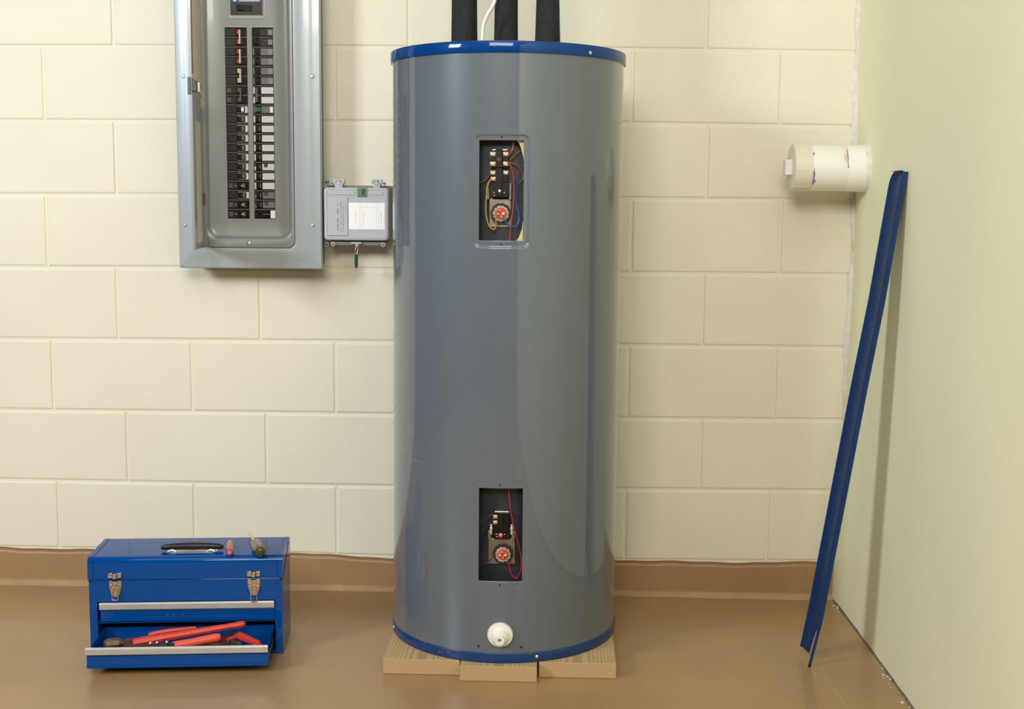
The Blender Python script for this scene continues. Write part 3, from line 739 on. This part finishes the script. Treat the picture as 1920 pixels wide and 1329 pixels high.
bm = B(); box(bm, .3945, .4480, -.0965, -.0930, .9965, 1.0965, .001); rp = obj('raised_plate', bm, disc_grey, dc)
bm = B(); rr_ = random.Random(3)
for col, (wdt, gap_, z0_, z1_, thick) in enumerate(((.4215, 0, 1.010, 1.078, .0035), (.4295, 0, 1.004, 1.084, .0016), (.4360, 0, 1.006, 1.086, .0016), (.4425, 0, 1.060, 1.090, .0014))):
    z = z0_
    while z < z1_:
        L = rr_.uniform(.0012, .0034)
        if rr_.random() < .78: box(bm, wdt-thick/2, wdt+thick/2, -.0967, -.0964, z, z+L*.75)
        z += L
obj('printed_text', bm, ink, rp)['kind'] = 'stuff'
bm = B(); prism(bm, rrect(.4508, .5462, 1.0135, 1.0835, .002, 3), 'y', -.0930, -.0942); st = obj('rating_sticker', bm, sticker, dc)
bm = B()
for x in (.4790, .4830, .5240, .5300): box(bm, x-.0003, x+.0003, -.0945, -.0941, 1.0140, 1.0830)
box(bm, .4840, .5235, -.0945, -.0941, 1.0715, 1.0722); box(bm, .5330, .5440, -.0945, -.0941, 1.0200, 1.0206); box(bm, .5330, .5440, -.0945, -.0941, 1.0755, 1.0761); box(bm, .5440, .5445, -.0945, -.0941, 1.0200, 1.0760)
for x in (.4680, .4895, .5370):
    z = 1.030
    while z < 1.062: box(bm, x-.0009, x+.0009, -.0945, -.0941, z, z+.0018); z += .0028
obj('printed_lines', bm, ink_light, st)['kind'] = 'stuff'
bm = B(); box(bm, .4735, .4985, -.0990, -.0925, 1.1000, 1.1240, .0015); wf = obj('indicator_window', bm, mat('olive_frame', (132, 136, 112), 0.4), dc)
bm = B(); box(bm, .4765, .4870, -.0998, -.0985, 1.1035, 1.1205, .0004); obj('indicator_pane', bm, mat('grey_green_pane', (100, 136, 116), 0.25), wf)
bm = B(); box(bm, .4870, .4945, -.1000, -.0985, 1.1035, 1.1205, .0004); obj('indicator_pane', bm, mat('green_pane', (24, 110, 52), 0.25), wf)
def hinge_at(x0, x1):
    bm = B(); box(bm, x0, x1, -.090, -.060, 1.1225, 1.1345, .0015); box(bm, x0+.004, x1-.004, -.0915, -.080, 1.1300, 1.1395, .0015)
    cyl(bm, (x0-.004, -.084, 1.1425), (x1+.004, -.084, 1.1425), .0030, 12)
    box(bm, x0-.0045, x0+.002, -.088, -.07, 1.1330, 1.1455, .001); box(bm, x1-.002, x1+.0045, -.088, -.07, 1.1330, 1.1455, .001)
    lathe(bm, ((x0+x1)/2, -.090, 1.1410), ((x0+x1)/2, -.0935, 1.1410), [(0, .003), (1, .002)], 10)
    obj('hinge', bm, disc_grey, disc, True)
hinge_at(.4135, .4335); hinge_at(.5145, .5340)
def lug(x, z, m=disc_grey, r=.0058):
    bm = B(); lathe(bm, (x, -.078, z), (x, -.088, z), [(0, r), (.85, r), (1, r*.8)], 18); o = obj('mounting_lug', bm, m, disc, True)
    bm = B(); cyl(bm, (x, -.0878, z), (x, -.0884, z), r*.42, 12); obj('lug_hole', bm, hole_black, o)
lug(.4045, 1.1345, disc_grey, .0052); lug(.5440, 1.1345, disc_grey, .0045); lug(.3905, 1.1370, disc_dark, .0065); lug(.4070, .9735); lug(.5405, .9725); lug(.3905, .9720, disc_dark, .0065)
bm = B(); box(bm, .3985, .5480, -.082, -.060, .9700, .9800, .0015); box(bm, .4140, .4200, -.0835, -.0815, .9720, .9755); box(bm, .5270, .5330, -.0835, -.0815, .9720, .9755)
obj('bottom_rail', bm, disc_dark, disc)
bm = B(); box(bm, .4560, .4830, -.0930, -.070, .9745, .9795, .001); box(bm, .4660, .4760, -.0900, -.075, .9690, .9745, .001); obj('hasp', bm, disc_grey, disc)
tagp = thing('green_seal_tag', 'slim dark green rubber tag dangling on a wire below the disconnect box', 'tag', (.4678, -.082, .911))
bm = B(); tube(bm, [(.4700, -.082, .9700), (.4655, -.083, .9600), (.4660, -.082, .9470)], .0005, 6); tube(bm, [(.4705, -.082, .9700), (.4725, -.081, .9620), (.4690, -.082, .9470)], .0005, 6)
obj('wire_loop', bm, steel, tagp)
bm = B(); lathe(bm, (.4678, -.082, .9460), (.4676, -.082, .9105), [(0, .0030), (.04, .0046), (.75, .0046), (.95, .0034), (1, .002)], 16)
obj('rubber_sleeve', bm, green_tag, tagp, True)

# ================================================================ PVC CLEANOUT
PY, PZ_ = -.130, 1.1830
pv = thing('pvc_cleanout', 'thick white plastic pipe with screw cap sticking out of the right wall near the corner', 'pipe', (WX-.09, PY, PZ_-.06))
xr = WX+.006
bm = B(); lathe(bm, (1.648, PY, PZ_), (1.7915+.012, PY, PZ_-.0006), [(0, .0585), (.02, .0590), (.60, .0590), (.605, .0586), (.61, .0600), (.985, .0600), (1, .0590)], 64)
pb = obj('pipe_body', bm, pvc, pv, True)
bm = B(); lathe(bm, (1.7835, PY, PZ_), (1.800, PY, PZ_), [(0, .0598), (.3, .0612), (.8, .0625), (1, .0640)], 48)
for v in bm.verts: v.co.y += random.uniform(-.0010, .0010); v.co.z += random.uniform(-.0015, .0015)
obj('caulk_ring', bm, caulk_mat, pb, True)
bm = B(); lathe(bm, (1.604, PY, PZ_), (1.650, PY, PZ_), [(0, .0500), (.02, .0590), (.06, .0612), (.85, .0612), (1, .0606), (1, .058)], 64)
pcap = obj('screw_cap', bm, pvc_cream, pv, True)
bm = B()
for k in range(8):
    t = 2*PI*k/8+.15; c = Vector((0, math.cos(t), math.sin(t)))
    tube(bm, [Vector((1.6055, PY, PZ_))+c*.0606, Vector((1.644, PY, PZ_))+c*.0606], .0014, 6, 1)
obj('grip_rib', bm, pvc_cream, pcap, True)
bm = B(); box(bm, 1.586, 1.606, PY-.020, PY+.020, PZ_-.020, PZ_+.020, .003); obj('square_nut', bm, pvc, pcap)
def smear(x, t0, t1, w, m, nm, wob=0.0015):
    bm = B(); n_ = 14; a_ = []; b_ = []
    for k in range(n_+1):
        t = t0+(t1-t0)*k/n_; r = .0600 if x > 1.73 else .0592; c = Vector((0, -math.cos(t), math.sin(t)))*r
        ww = w*math.sin(PI*(k+.6)/(n_+1.2))**.6
        a_.append(bm.verts.new(Vector((x-ww/2+random.uniform(-1, 1)*wob, PY, PZ_))+c*1.004)); b_.append(bm.verts.new(Vector((x+ww/2+random.uniform(-1, 1)*wob, PY, PZ_))+c*1.004))
    for k in range(n_): bm.faces.new((a_[k], b_[k], b_[k+1], a_[k+1]))
    o = obj(nm, bm, m, pb, label=nm.replace('_', ' ')); so = o.modifiers.new('t', 'SOLIDIFY'); so.thickness = .0003
smear(1.6530, -.85, -.05, .0045, purple, 'purple_primer_smear')
smear(1.6545, -.72, -.55, .008, purple, 'purple_primer_smear')
smear(1.7370, .10, 1.0, .0022, purple, 'purple_primer_line', .0006)
smear(1.7310, .25, .65, .0035, orange_mk, 'orange_mark', .0008)
smear(1.6515, .55, .68, .004, marker_dark, 'dark_mark', .0008)
smear(1.7380, -.02, .08, .0018, marker_dark, 'dark_mark', .0004)

# ================================================================ BLUE CHANNEL
ch = thing('blue_metal_channel', 'long thin blue sheet metal channel leaning upright against the right wall', 'metal trim', (1.612, -.50, 0))
def chp(z):  # X of the far (back) edge and of the near edge at height z
    T = [(0, 1.6045, 1.6157), (.115, 1.6239, 1.6405), (.676, 1.7066, 1.7232), (.869, 1.7374, 1.7534), (1.14, 1.7735, 1.7885), (1.1635, 1.7770, 1.7918)]
    for a, b in zip(T, T[1:]):
        if z <= b[0]:
            t = (z-a[0])/(b[0]-a[0]); return a[1]+(b[1]-a[1])*t, a[2]+(b[2]-a[2])*t
    return T[-1][1:]
def chan(bm):
    zs_ = [.0205, .035, .055, .075, .088, .093, .115, .2, .3, .45, .6, .676, .78, .869, 1.0, 1.135, 1.147, 1.157, 1.1635]
    back = {1.135: 0, 1.147: .004, 1.157: .012, 1.1635: .024}
    rows = []
    for z in zs_:
        l, r = chp(z); s_ = back.get(z, 0); y0 = -.450-s_
        ys_ = {.0205: .0, .035: .0015, .055: .004, .075: .008, .088: .016}.get(z, .022)   # web ends at the torn slot below z = .09
        web1 = -.500-ys_; sl = 1.0 if z < .09 else (.5 if z < .1 else 0.0)   # the flange is a narrow strip beside the slot
        rows.append([(l+.004, y0+.0025, z), (l+.0005, y0, z), (l-.0005, y0-.002, z), (l+.0030, y0-.006, z), ((l+r)/2+.0025, -.485-s_/2, z), (r-.0010, web1, z),
                     (r-.0060+sl*.0020, -.531, z), (r-.0115+sl*.0053, -.538, z), (r-.0105+sl*.0050, -.5405, z), (r-.001, -.5405, z), (r, -.538, z), (r, -.528, z)])
    V_ = [[bm.verts.new(p) for p in r] for r in rows]
    for a, b, z in zip(V_, V_[1:], zs_):
        for i in range(11):
            if i == 5 and z < .0925: continue
            bm.faces.new((a[i], a[i+1], b[i+1], b[i]))
    # near flange runs on down to the floor
    l0, r0 = chp(0)
    G_ = [bm.verts.new((r0+d, y, .0006)) for d, y in ((-.0040, -.531), (-.0062, -.538), (-.0055, -.5405), (-.001, -.5405), (0, -.538), (0, -.533))]
    for i in range(5): bm.faces.new((G_[i], G_[i+1], V_[0][7+i], V_[0][6+i]))
    # rolled top edge
    l, r = chp(1.1635)
    T_ = [bm.verts.new(p) for p in [(l-.004, -.475, 1.1655), (l-.002, -.505, 1.1665), (r-.013, -.531, 1.1665)]]
    U_ = V_[-1]
    bm.faces.new((U_[3], U_[4], T_[1], T_[0])); bm.faces.new((U_[4], U_[5], T_[1])); bm.faces.new((U_[5], U_[6], T_[2], T_[1]))
bm = B(); chan(bm)
o = obj('channel_body', bm, blue_trim, ch, True, recalc=False); so = o.modifiers.new('t', 'SOLIDIFY'); so.thickness = .0009; so.offset = 0

# ================================================================ TOOLBOX (local frame: u right along front, v back, z up)
TH = .104087; TL, TD = .45517, .170
fr = Vector((.353906, -.519787, 0)); au = Vector((math.cos(TH), math.sin(TH), 0)); bv = Vector((-math.sin(TH), math.cos(TH), 0))
org = fr-au*TL
tb = thing('toolbox', 'bright blue metal toolbox on the floor with its bottom drawer pulled open', 'toolbox', org, rotz=TH, local=True)
def W(u, v, z): p = org+au*u+bv*v; return Vector((p.x, p.y, z))
bm = B()
box(bm, 0, .0185, 0, TD, .001, .1880, .0008); box(bm, .4372, TL, 0, TD, .001, .1880, .0008)
box(bm, .018, .4378, 0, TD, .1345, .1880, .0006); box(bm, .018, .4378, 0, TD, .001, .0080, .0006); box(bm, .018, .4378, TD-.004, TD, .007, .136)
box(bm, .018, .4378, .0035, TD-.003, .0810, .0832)
body = obj('body', bm, box_blue, tb)
bm = B()
for u in (.0075, TL-.012): box(bm, u, u+.0006, -.0004, .0004, .135, .1878)
obj('seam', bm, box_blue_dark, body)
# lid with rounded front edge, end caps with seam
def lid_prof(o_=0.0):
    P = [(-.0025-o_, .1893), (-.0025-o_, .2260)]
    for k in range(1, 8):
        a = PI-PI/2*k/8; P.append((.0135+(.016+o_)*math.cos(a), .2290+(.0146+o_)*math.sin(a)))
    P += [(.0135, .2436+o_), (TD-.002, .2436+o_), (TD+.001+o_, .2405), (TD+.001+o_, .1893)]
    return P
bm = B(); prism(bm, lid_prof(), 'x', .0122, TL-.0122); lid = obj('lid', bm, box_blue, tb, True)
for a_, b_ in ((-.0012, .0108), (TL-.0108, TL+.0012)):
    bm = B(); prism(bm, lid_prof(.0006), 'x', a_, b_); obj('lid_end', bm, box_blue, lid, True)
bm = B(); prism(bm, lid_prof(-.0012), 'x', .0105, TL-.0105); obj('lid_core', bm, box_blue_dark, lid, True)
bm = B(); 
prism(bm, [(.012, .1905), (.0135, .1905), (.1345, .2420), (.133, .2420)], 'x', TL+.0010, TL+.0022); obj('stay_crease', bm, box_blue, lid)
bm = B()
for u in (.003, TL-.003): lathe(bm, (u, -.001, .1865), (u, .004, .1865), [(0, .0032), (1, .0032)], 10)
obj('corner_gap', bm, hole_black, body)
# carrying handle
hb = []
bm = B()
tube(bm, [(.163, .048, .2520), (.172, .046, .2545), (.195, .045, .2560), (.236, .045, .2565), (.277, .045, .2560), (.300, .046, .2545), (.309, .048, .2520)], .01, 14, 5, radii=[.0045, .0068, .0085, .0096, .0085, .0068, .0045])
hd = obj('carry_handle', bm, rubber, lid, True)
bm = B(); prism(bm, [(.176, .038), (.186, .0325), (.200, .0300), (.272, .0300), (.286, .0325), (.296, .038), (.296, .075), (.176, .075)], 'z', .2437, .2450)
obj('handle_plate', bm, steel, lid)
bm = B()
for u in (.190, .282): tube(bm, [(u-.010, .032, .2455), (u-.004, .036, .2490), (u+.004, .036, .2490), (u+.010, .032, .2455)], .0019, 8)
obj('handle_loop', bm, steel, lid, True)
# upper drawer (closed) and lower drawer (pulled out 0.13)
def drawer(u0, u1, z0, z1, v0, depth, deep):
    bm = B()
    box(bm, u0, u1, v0, v0+.0022, z0, z1-.002, .0006)
    tube(bm, [(u0, v0+.0002, z0+.0075), (u1, v0+.0002, z0+.0075)], .0014, 8, 1); tube(bm, [(u0, v0+.0002, z0+.0022), (u1, v0+.0002, z0+.0022)], .0014, 8, 1)
    box(bm, u0+.004, u0+.0055, v0+.001, v0+depth, z0+.002, z1-.006); box(bm, u1-.0055, u1-.004, v0+.001, v0+depth, z0+.002, z1-.006)
    box(bm, u0+.004, u1-.004, v0+.001, v0+depth, z0+.002, z0+.0035); box(bm, u0+.004, u1-.004, v0+depth-.0015, v0+depth, z0+.002, z1-.006)
    box(bm, u0, u1, v0, v0+.006, z1-.0035, z1-.002)
    d = obj('drawer', bm, box_blue, tb)
    bm = B(); box(bm, u0-.001, u1-.001, v0-.0065, v0+.001, z1-.0165, z1+.0002, .0012)
    box(bm, u0-.001, u1-.001, v0-.0070, v0-.0060, z1-.0050, z1-.0030, .0004)
    obj('drawer_pull', bm, alu, d)
    for u in (u0+.0012, u1-.0032):
        bm = B(); box(bm, u, u+.002, v0+.006, v0+depth, (z0+z1)/2-.008, (z0+z1)/2+.004, .0004); obj('slide_rail', bm, mat('dark_rail', (44, 46, 50), 0.35, metal=0.7), d)
    return d
drawer(.0245, .4365, .0850, .1325, .0015, .150, 0)
V0 = -.130
drawer(.0245, .4365, .0190, .0690, V0, .158, 0)
# latches
def latch(uc, open_):
    bm = B()
    for s in (-1, 1): box(bm, uc+s*.0095-.0052*1-(.0008 if s < 0 else -.0008), uc+s*.0095+.0052+(-.0008 if s < 0 else .0008), -.0085, -.0024, .1945, .2070, .0018)
    L = obj('latch', bm, warm_steel, tb, True)
    bm = B(); box(bm, uc-.0042, uc+.0042, -.0115, -.0050, .1935, .2055, .0015); obj('latch_hook', bm, warm_steel, L, True)
    bm = B(); prism(bm, [(uc-.0145, .1865), (uc-.006, .1865), (uc-.006, .1830), (uc+.006, .1830), (uc+.006, .1865), (uc+.0145, .1865), (uc+.0145, .1730), (uc+.0105, .1580), (uc+.0090, .1510), (uc+.004, .1470), (uc-.004, .1470), (uc-.0090, .1510), (uc-.0105, .1580), (uc-.0145, .1730)], 'y', -.0035, -.0002, .0006)
    obj('latch_plate', bm, warm_steel, L)
    bm = B(); box(bm, uc-.0045, uc+.0045, -.0100, -.0030, .1700, .1860, .0012)
    box(bm, uc-.0036, uc+.0036, -.0062, -.0028, .1500, .1700, .0010)
    for s in (-1, 1): lathe(bm, (uc+s*.0100, -.0030, .1755), (uc+s*.0100, -.0062, .1755), [(0, .0030), (.6, .0026), (1, .0012)], 12)
    if open_: lathe(bm, (uc, -.0100, .1650), (uc, -.0135, .1650), [(0, .0026), (.6, .0024), (1, .0012)], 12)
    else: lathe(bm, (uc, -.0085, .1785), (uc, -.0140, .1780), [(0, .0046), (.6, .0044), (1, .0024)], 12)
    obj('latch_lever', bm, warm_steel, L, True)
    zb = .1415 if not open_ else .1330
    bm = B(); tube(bm, [(uc-.0075, -.0065, .170), (uc-.0066, -.0075, .155), (uc-.0068, -.0080, zb+.003), (uc-.0050, -.0085, zb), (uc+.0050, -.0085, zb), (uc+.0068, -.0080, zb+.003), (uc+.0066, -.0075, .155), (uc+.0075, -.0065, .170)], .0011, 8, 4)
    obj('wire_bail', bm, warm_steel, L, True)
latch(.0625, False); latch(.3880, True)

# ---------------------------------------------------------------- screwdrivers on the lid (world coordinates via W)
def drv(name, label, butt, front, tip, r, seg, body_m, butt_m, ferr_m, hexes):
    b_ = W(*butt); f_ = W(*front); t_ = W(*tip); d_ = (f_-b_)
    t = thing(name, label, 'screwdriver', (b_.x, b_.y, .2446), 'screwdrivers on the toolbox lid')
    bm = B(); lathe(bm, b_, f_, [(0, r*.80), (.04, r*.95), (.10, r), (.70, r*.97), (.84, r*.93), (.93, r*.84), (1, r*.55)], hexes)
    o = obj('handle', bm, body_m, t, hexes > 8)
    bm = B()
    for k in range(6):
        a_ = 2*PI*k/6; mt, L_ = frame(b_, f_); c0 = mt @ Vector((r*.93*math.cos(a_), r*.93*math.sin(a_), L_*.18)); c1 = mt @ Vector((r*.85*math.cos(a_), r*.85*math.sin(a_), L_*.68))
        tube(bm, [c0, c1], r*.16, 6, 1)
    obj('grip_ridge', bm, ferr_m, o, True)
    bm = B(); lathe(bm, b_-d_*.03, b_+d_*.05, [(0, r*.35), (.3, r*.66), (1, r*.84)], hexes); obj('butt_cap', bm, butt_m, o, hexes > 8)
    bm = B(); lathe(bm, f_, t_, [(0, r*.26), (.82, r*.24), (.93, r*.2), (1, r*.12)], 10); obj('blade', bm, warm_steel, t, True)
drv('screwdriver', 'small screwdriver with a clear red handle lying on the toolbox lid', (.3325, -.004, .2522), (.3185, .090, .2522), (.3150, .1180, .2500), .0084, 16, clear_red, pinkish, mat('pale_red_ridge', (190, 70, 66), 0.3), 16)
drv('screwdriver', 'larger screwdriver with an olive green handle lying tilted on the toolbox lid', (.4070, -.018, .2580), (.3820, .072, .2576), (.3560, .1580, .2585), .0135, 6, clear_green, clear_cap, mat('olive_ridge', (112, 104, 44), 0.3), 8)

# ---------------------------------------------------------------- tools in the open drawer
def tool(name, label, cat, u, v): 
    p = W(u, v, 0); return thing(name, label, cat, (p.x, p.y, .024), 'tools in the open toolbox drawer')
t = tool('pipe_wrench', 'long red handled pipe wrench lying across the open drawer, rusty jaw at left', 'wrench', .2, -.05)
def bar(bm, p0, p1, w0, h0, w1, h1, bev=.002, roll=0):
    """tapered bar from p0 to p1, w across, h vertical"""
    a_ = Vector(p0); b_ = Vector(p1); d = (b_-a_).normalized(); s = d.cross(Vector((0, 0, 1))).normalized(); u_ = s.cross(d)
    s, u_ = math.cos(roll)*s+math.sin(roll)*u_, -math.sin(roll)*s+math.cos(roll)*u_
    t_ = bmesh.new(); vs_ = []
    for q, w_, h_ in ((a_, w0, h0), (b_, w1, h1)):
        for sx, sz in ((-1, -1), (1, -1), (1, 1), (-1, 1)): vs_.append(t_.verts.new(q+s*sx*w_/2+u_*sz*h_/2))
    for f in ((0, 1, 2, 3), (7, 6, 5, 4), (0, 4, 5, 1), (1, 5, 6, 2), (2, 6, 7, 3), (3, 7, 4, 0)): t_.faces.new([vs_[i] for i in f])
    bmesh.ops.recalc_face_normals(t_, faces=t_.faces)
    if bev: bmesh.ops.bevel(t_, geom=t_.edges[:], offset=bev, segments=2, affect='EDGES')
    join(bm, t_)
def oval(bm, pts, radii, sy=0.62, seg=8):
    n0 = len(bm.verts); t_ = bmesh.new(); tube(t_, pts, .01, seg, 4, radii=radii)
    join(bm, t_)
bm = B(); oval(bm, [W(.118, -.078, .0600), W(.150, -.070, .0630), W(.230, -.052, .0705), (W(.320, -.0325, .0790)), W(.352, -.026, .0820), W(.3640, -.0235, .0832), W(.3690, -.0225, .0836)], [.0105, .0108, .0090, .0074, .0078, .0078, .0045])
wr = obj('handle', bm, tool_red, t, True)
bm = B(); oval(bm, [W(.148, -.052, .0700), W(.160, -.050, .0725), W(.200, -.043, .0765), W(.255, -.034, .0800)], [.0030, .0055, .0055, .0025]); obj('handle_rib', bm, tool_red, wr, True)
bm = B(); bar(bm, W(.098, -.077, .0575), W(.124, -.074, .0600), .0145, .0215, .0145, .0215, .0015); hc = obj('head_collar', bm, tool_iron, t)
bm = B(); lathe(bm, W(.104, -.074, .058), W(.074, -.058, .0560), [(0, .006), (1, .0062)], 14)
obj('threaded_shank', bm, tool_iron, t, True)
bm = B(); lathe(bm, W(.090, -.060, .0555), W(.048, -.060, .0510), [(0, .008), (.12, .0125), (.5, .0140), (.85, .0125), (1, .0085)], 8)
bar(bm, W(.060, -.050, .040), W(.060, -.080, .040), .024, .020, .024, .014, .003); obj('jaw', bm, tool_iron, t)

t = tool('pliers', 'pliers with thick orange red grips lying in front of the wrench in the drawer', 'pliers', .26, -.055)
bm = B(); tube(bm, [W(.2080, -.0840, .0530), W(.2140, -.0820, .0540), W(.250, -.0710, .0560), (W(.290, -.0580, .0595)), W(.308, -.052, .0608), W(.3140, -.050, .0610)], .009, 14, 5, radii=[.0070, .0096, .0100, .0104, .0104, .0080]); g1 = obj('grip', bm, tool_orange, t, True)
bm = B(); tube(bm, [W(.2280, -.0740, .0590), W(.264, -.0640, .0625), W(.300, -.0530, .0655)], .004, 10, 5, radii=[.0035, .0045, .0040]); obj('grip', bm, tool_orange, t, True)
bm = B(); bar(bm, W(.212, -.080, .0500), W(.192, -.084, .0480), .006, .005, .004, .003, .001); obj('jaw', bm, tool_dark, t)
bm = B(); bar(bm, W(.308, -.042, .052), W(.345, -.040, .050), .012, .012, .010, .010, .002); obj('grip_end', bm, mat('dark_red_grip', (120, 30, 30), .5), t)

t = tool('linkage_wrench', 'dark steel locking tool with exposed bolts under the red wrench in the drawer', 'wrench', .19, -.06)
bm = B(); bar(bm, W(.136, -.096, .0545), W(.215, -.089, .0570), .010, .014, .010, .012, .002); bar(bm, W(.150, -.104, .056), W(.205, -.099, .0600), .006, .006, .006, .006, .001); bar(bm, W(.10, -.106, .034), W(.30, -.104, .034), .014, .012, .014, .012, .002)
lw = obj('arm', bm, tool_dark, t)
for u_, v_, z_ in ((.162, -.094, .0645), (.177, -.093, .0655), (.199, -.092, .0660)):
    bm = B(); c = W(u_, v_, z_); lathe(bm, c, c+Vector((0, -.006, .002)), [(0, .0034), (.6, .0034), (1, .002)], 8); lathe(bm, c+Vector((0, 0, -.002)), c+Vector((0, 0, .003)), [(0, .0022), (1, .0018)], 8); obj('bolt', bm, steel, t)

t = tool('combination_pliers', 'red handled pliers at the right end of the open drawer', 'pliers', .37, -.05)
bm = B(); bar(bm, W(.3500, -.0290, .0590), W(.4120, -.0660, .0460), .015, .019, .013, .014, .0050); obj('grip', bm, tool_red2, t, True)
bm = B(); bar(bm, W(.3580, -.0320, .0590), W(.3260, -.0480, .0530), .008, .009, .006, .006, .0020); obj('grip', bm, tool_red2, t, True)
bm = B(); bar(bm, W(.3600, -.0240, .0610), W(.3380, -.0200, .0600), .010, .010, .008, .008, .002); bar(bm, W(.3400, -.0180, .0600), W(.3170, -.0260, .0510), .007, .007, .005, .005, .0015)
obj('jaw', bm, tool_dark, t)

t = tool('slip_joint_pliers', 'dark worn slip joint pliers lying at the right front of the drawer', 'pliers', .34, -.06)
bm = B(); bar(bm, W(.268, -.062, .0440), W(.318, -.060, .0460), .012, .012, .010, .012, .003); bar(bm, W(.318, -.060, .0470), W(.352, -.052, .0480), .014, .016, .012, .012, .004); bar(bm, W(.330, -.048, .0500), W(.365, -.060, .0470), .008, .009, .007, .008, .002)
obj('jaw', bm, tool_iron, t)
bm = B(); c = W(.336, -.062, .054); lathe(bm, c, c+Vector((0, -.006, .002)), [(0, .0045), (.6, .0045), (1, .003)], 10); obj('pivot', bm, tool_dark, t)
bm = B(); bar(bm, W(.345, -.070, .034), W(.415, -.100, .032), .009, .009, .009, .009, .003); obj('grip', bm, tool_dark, t)

for o in bpy.data.objects:
    if '_o' in o: del o['_o']
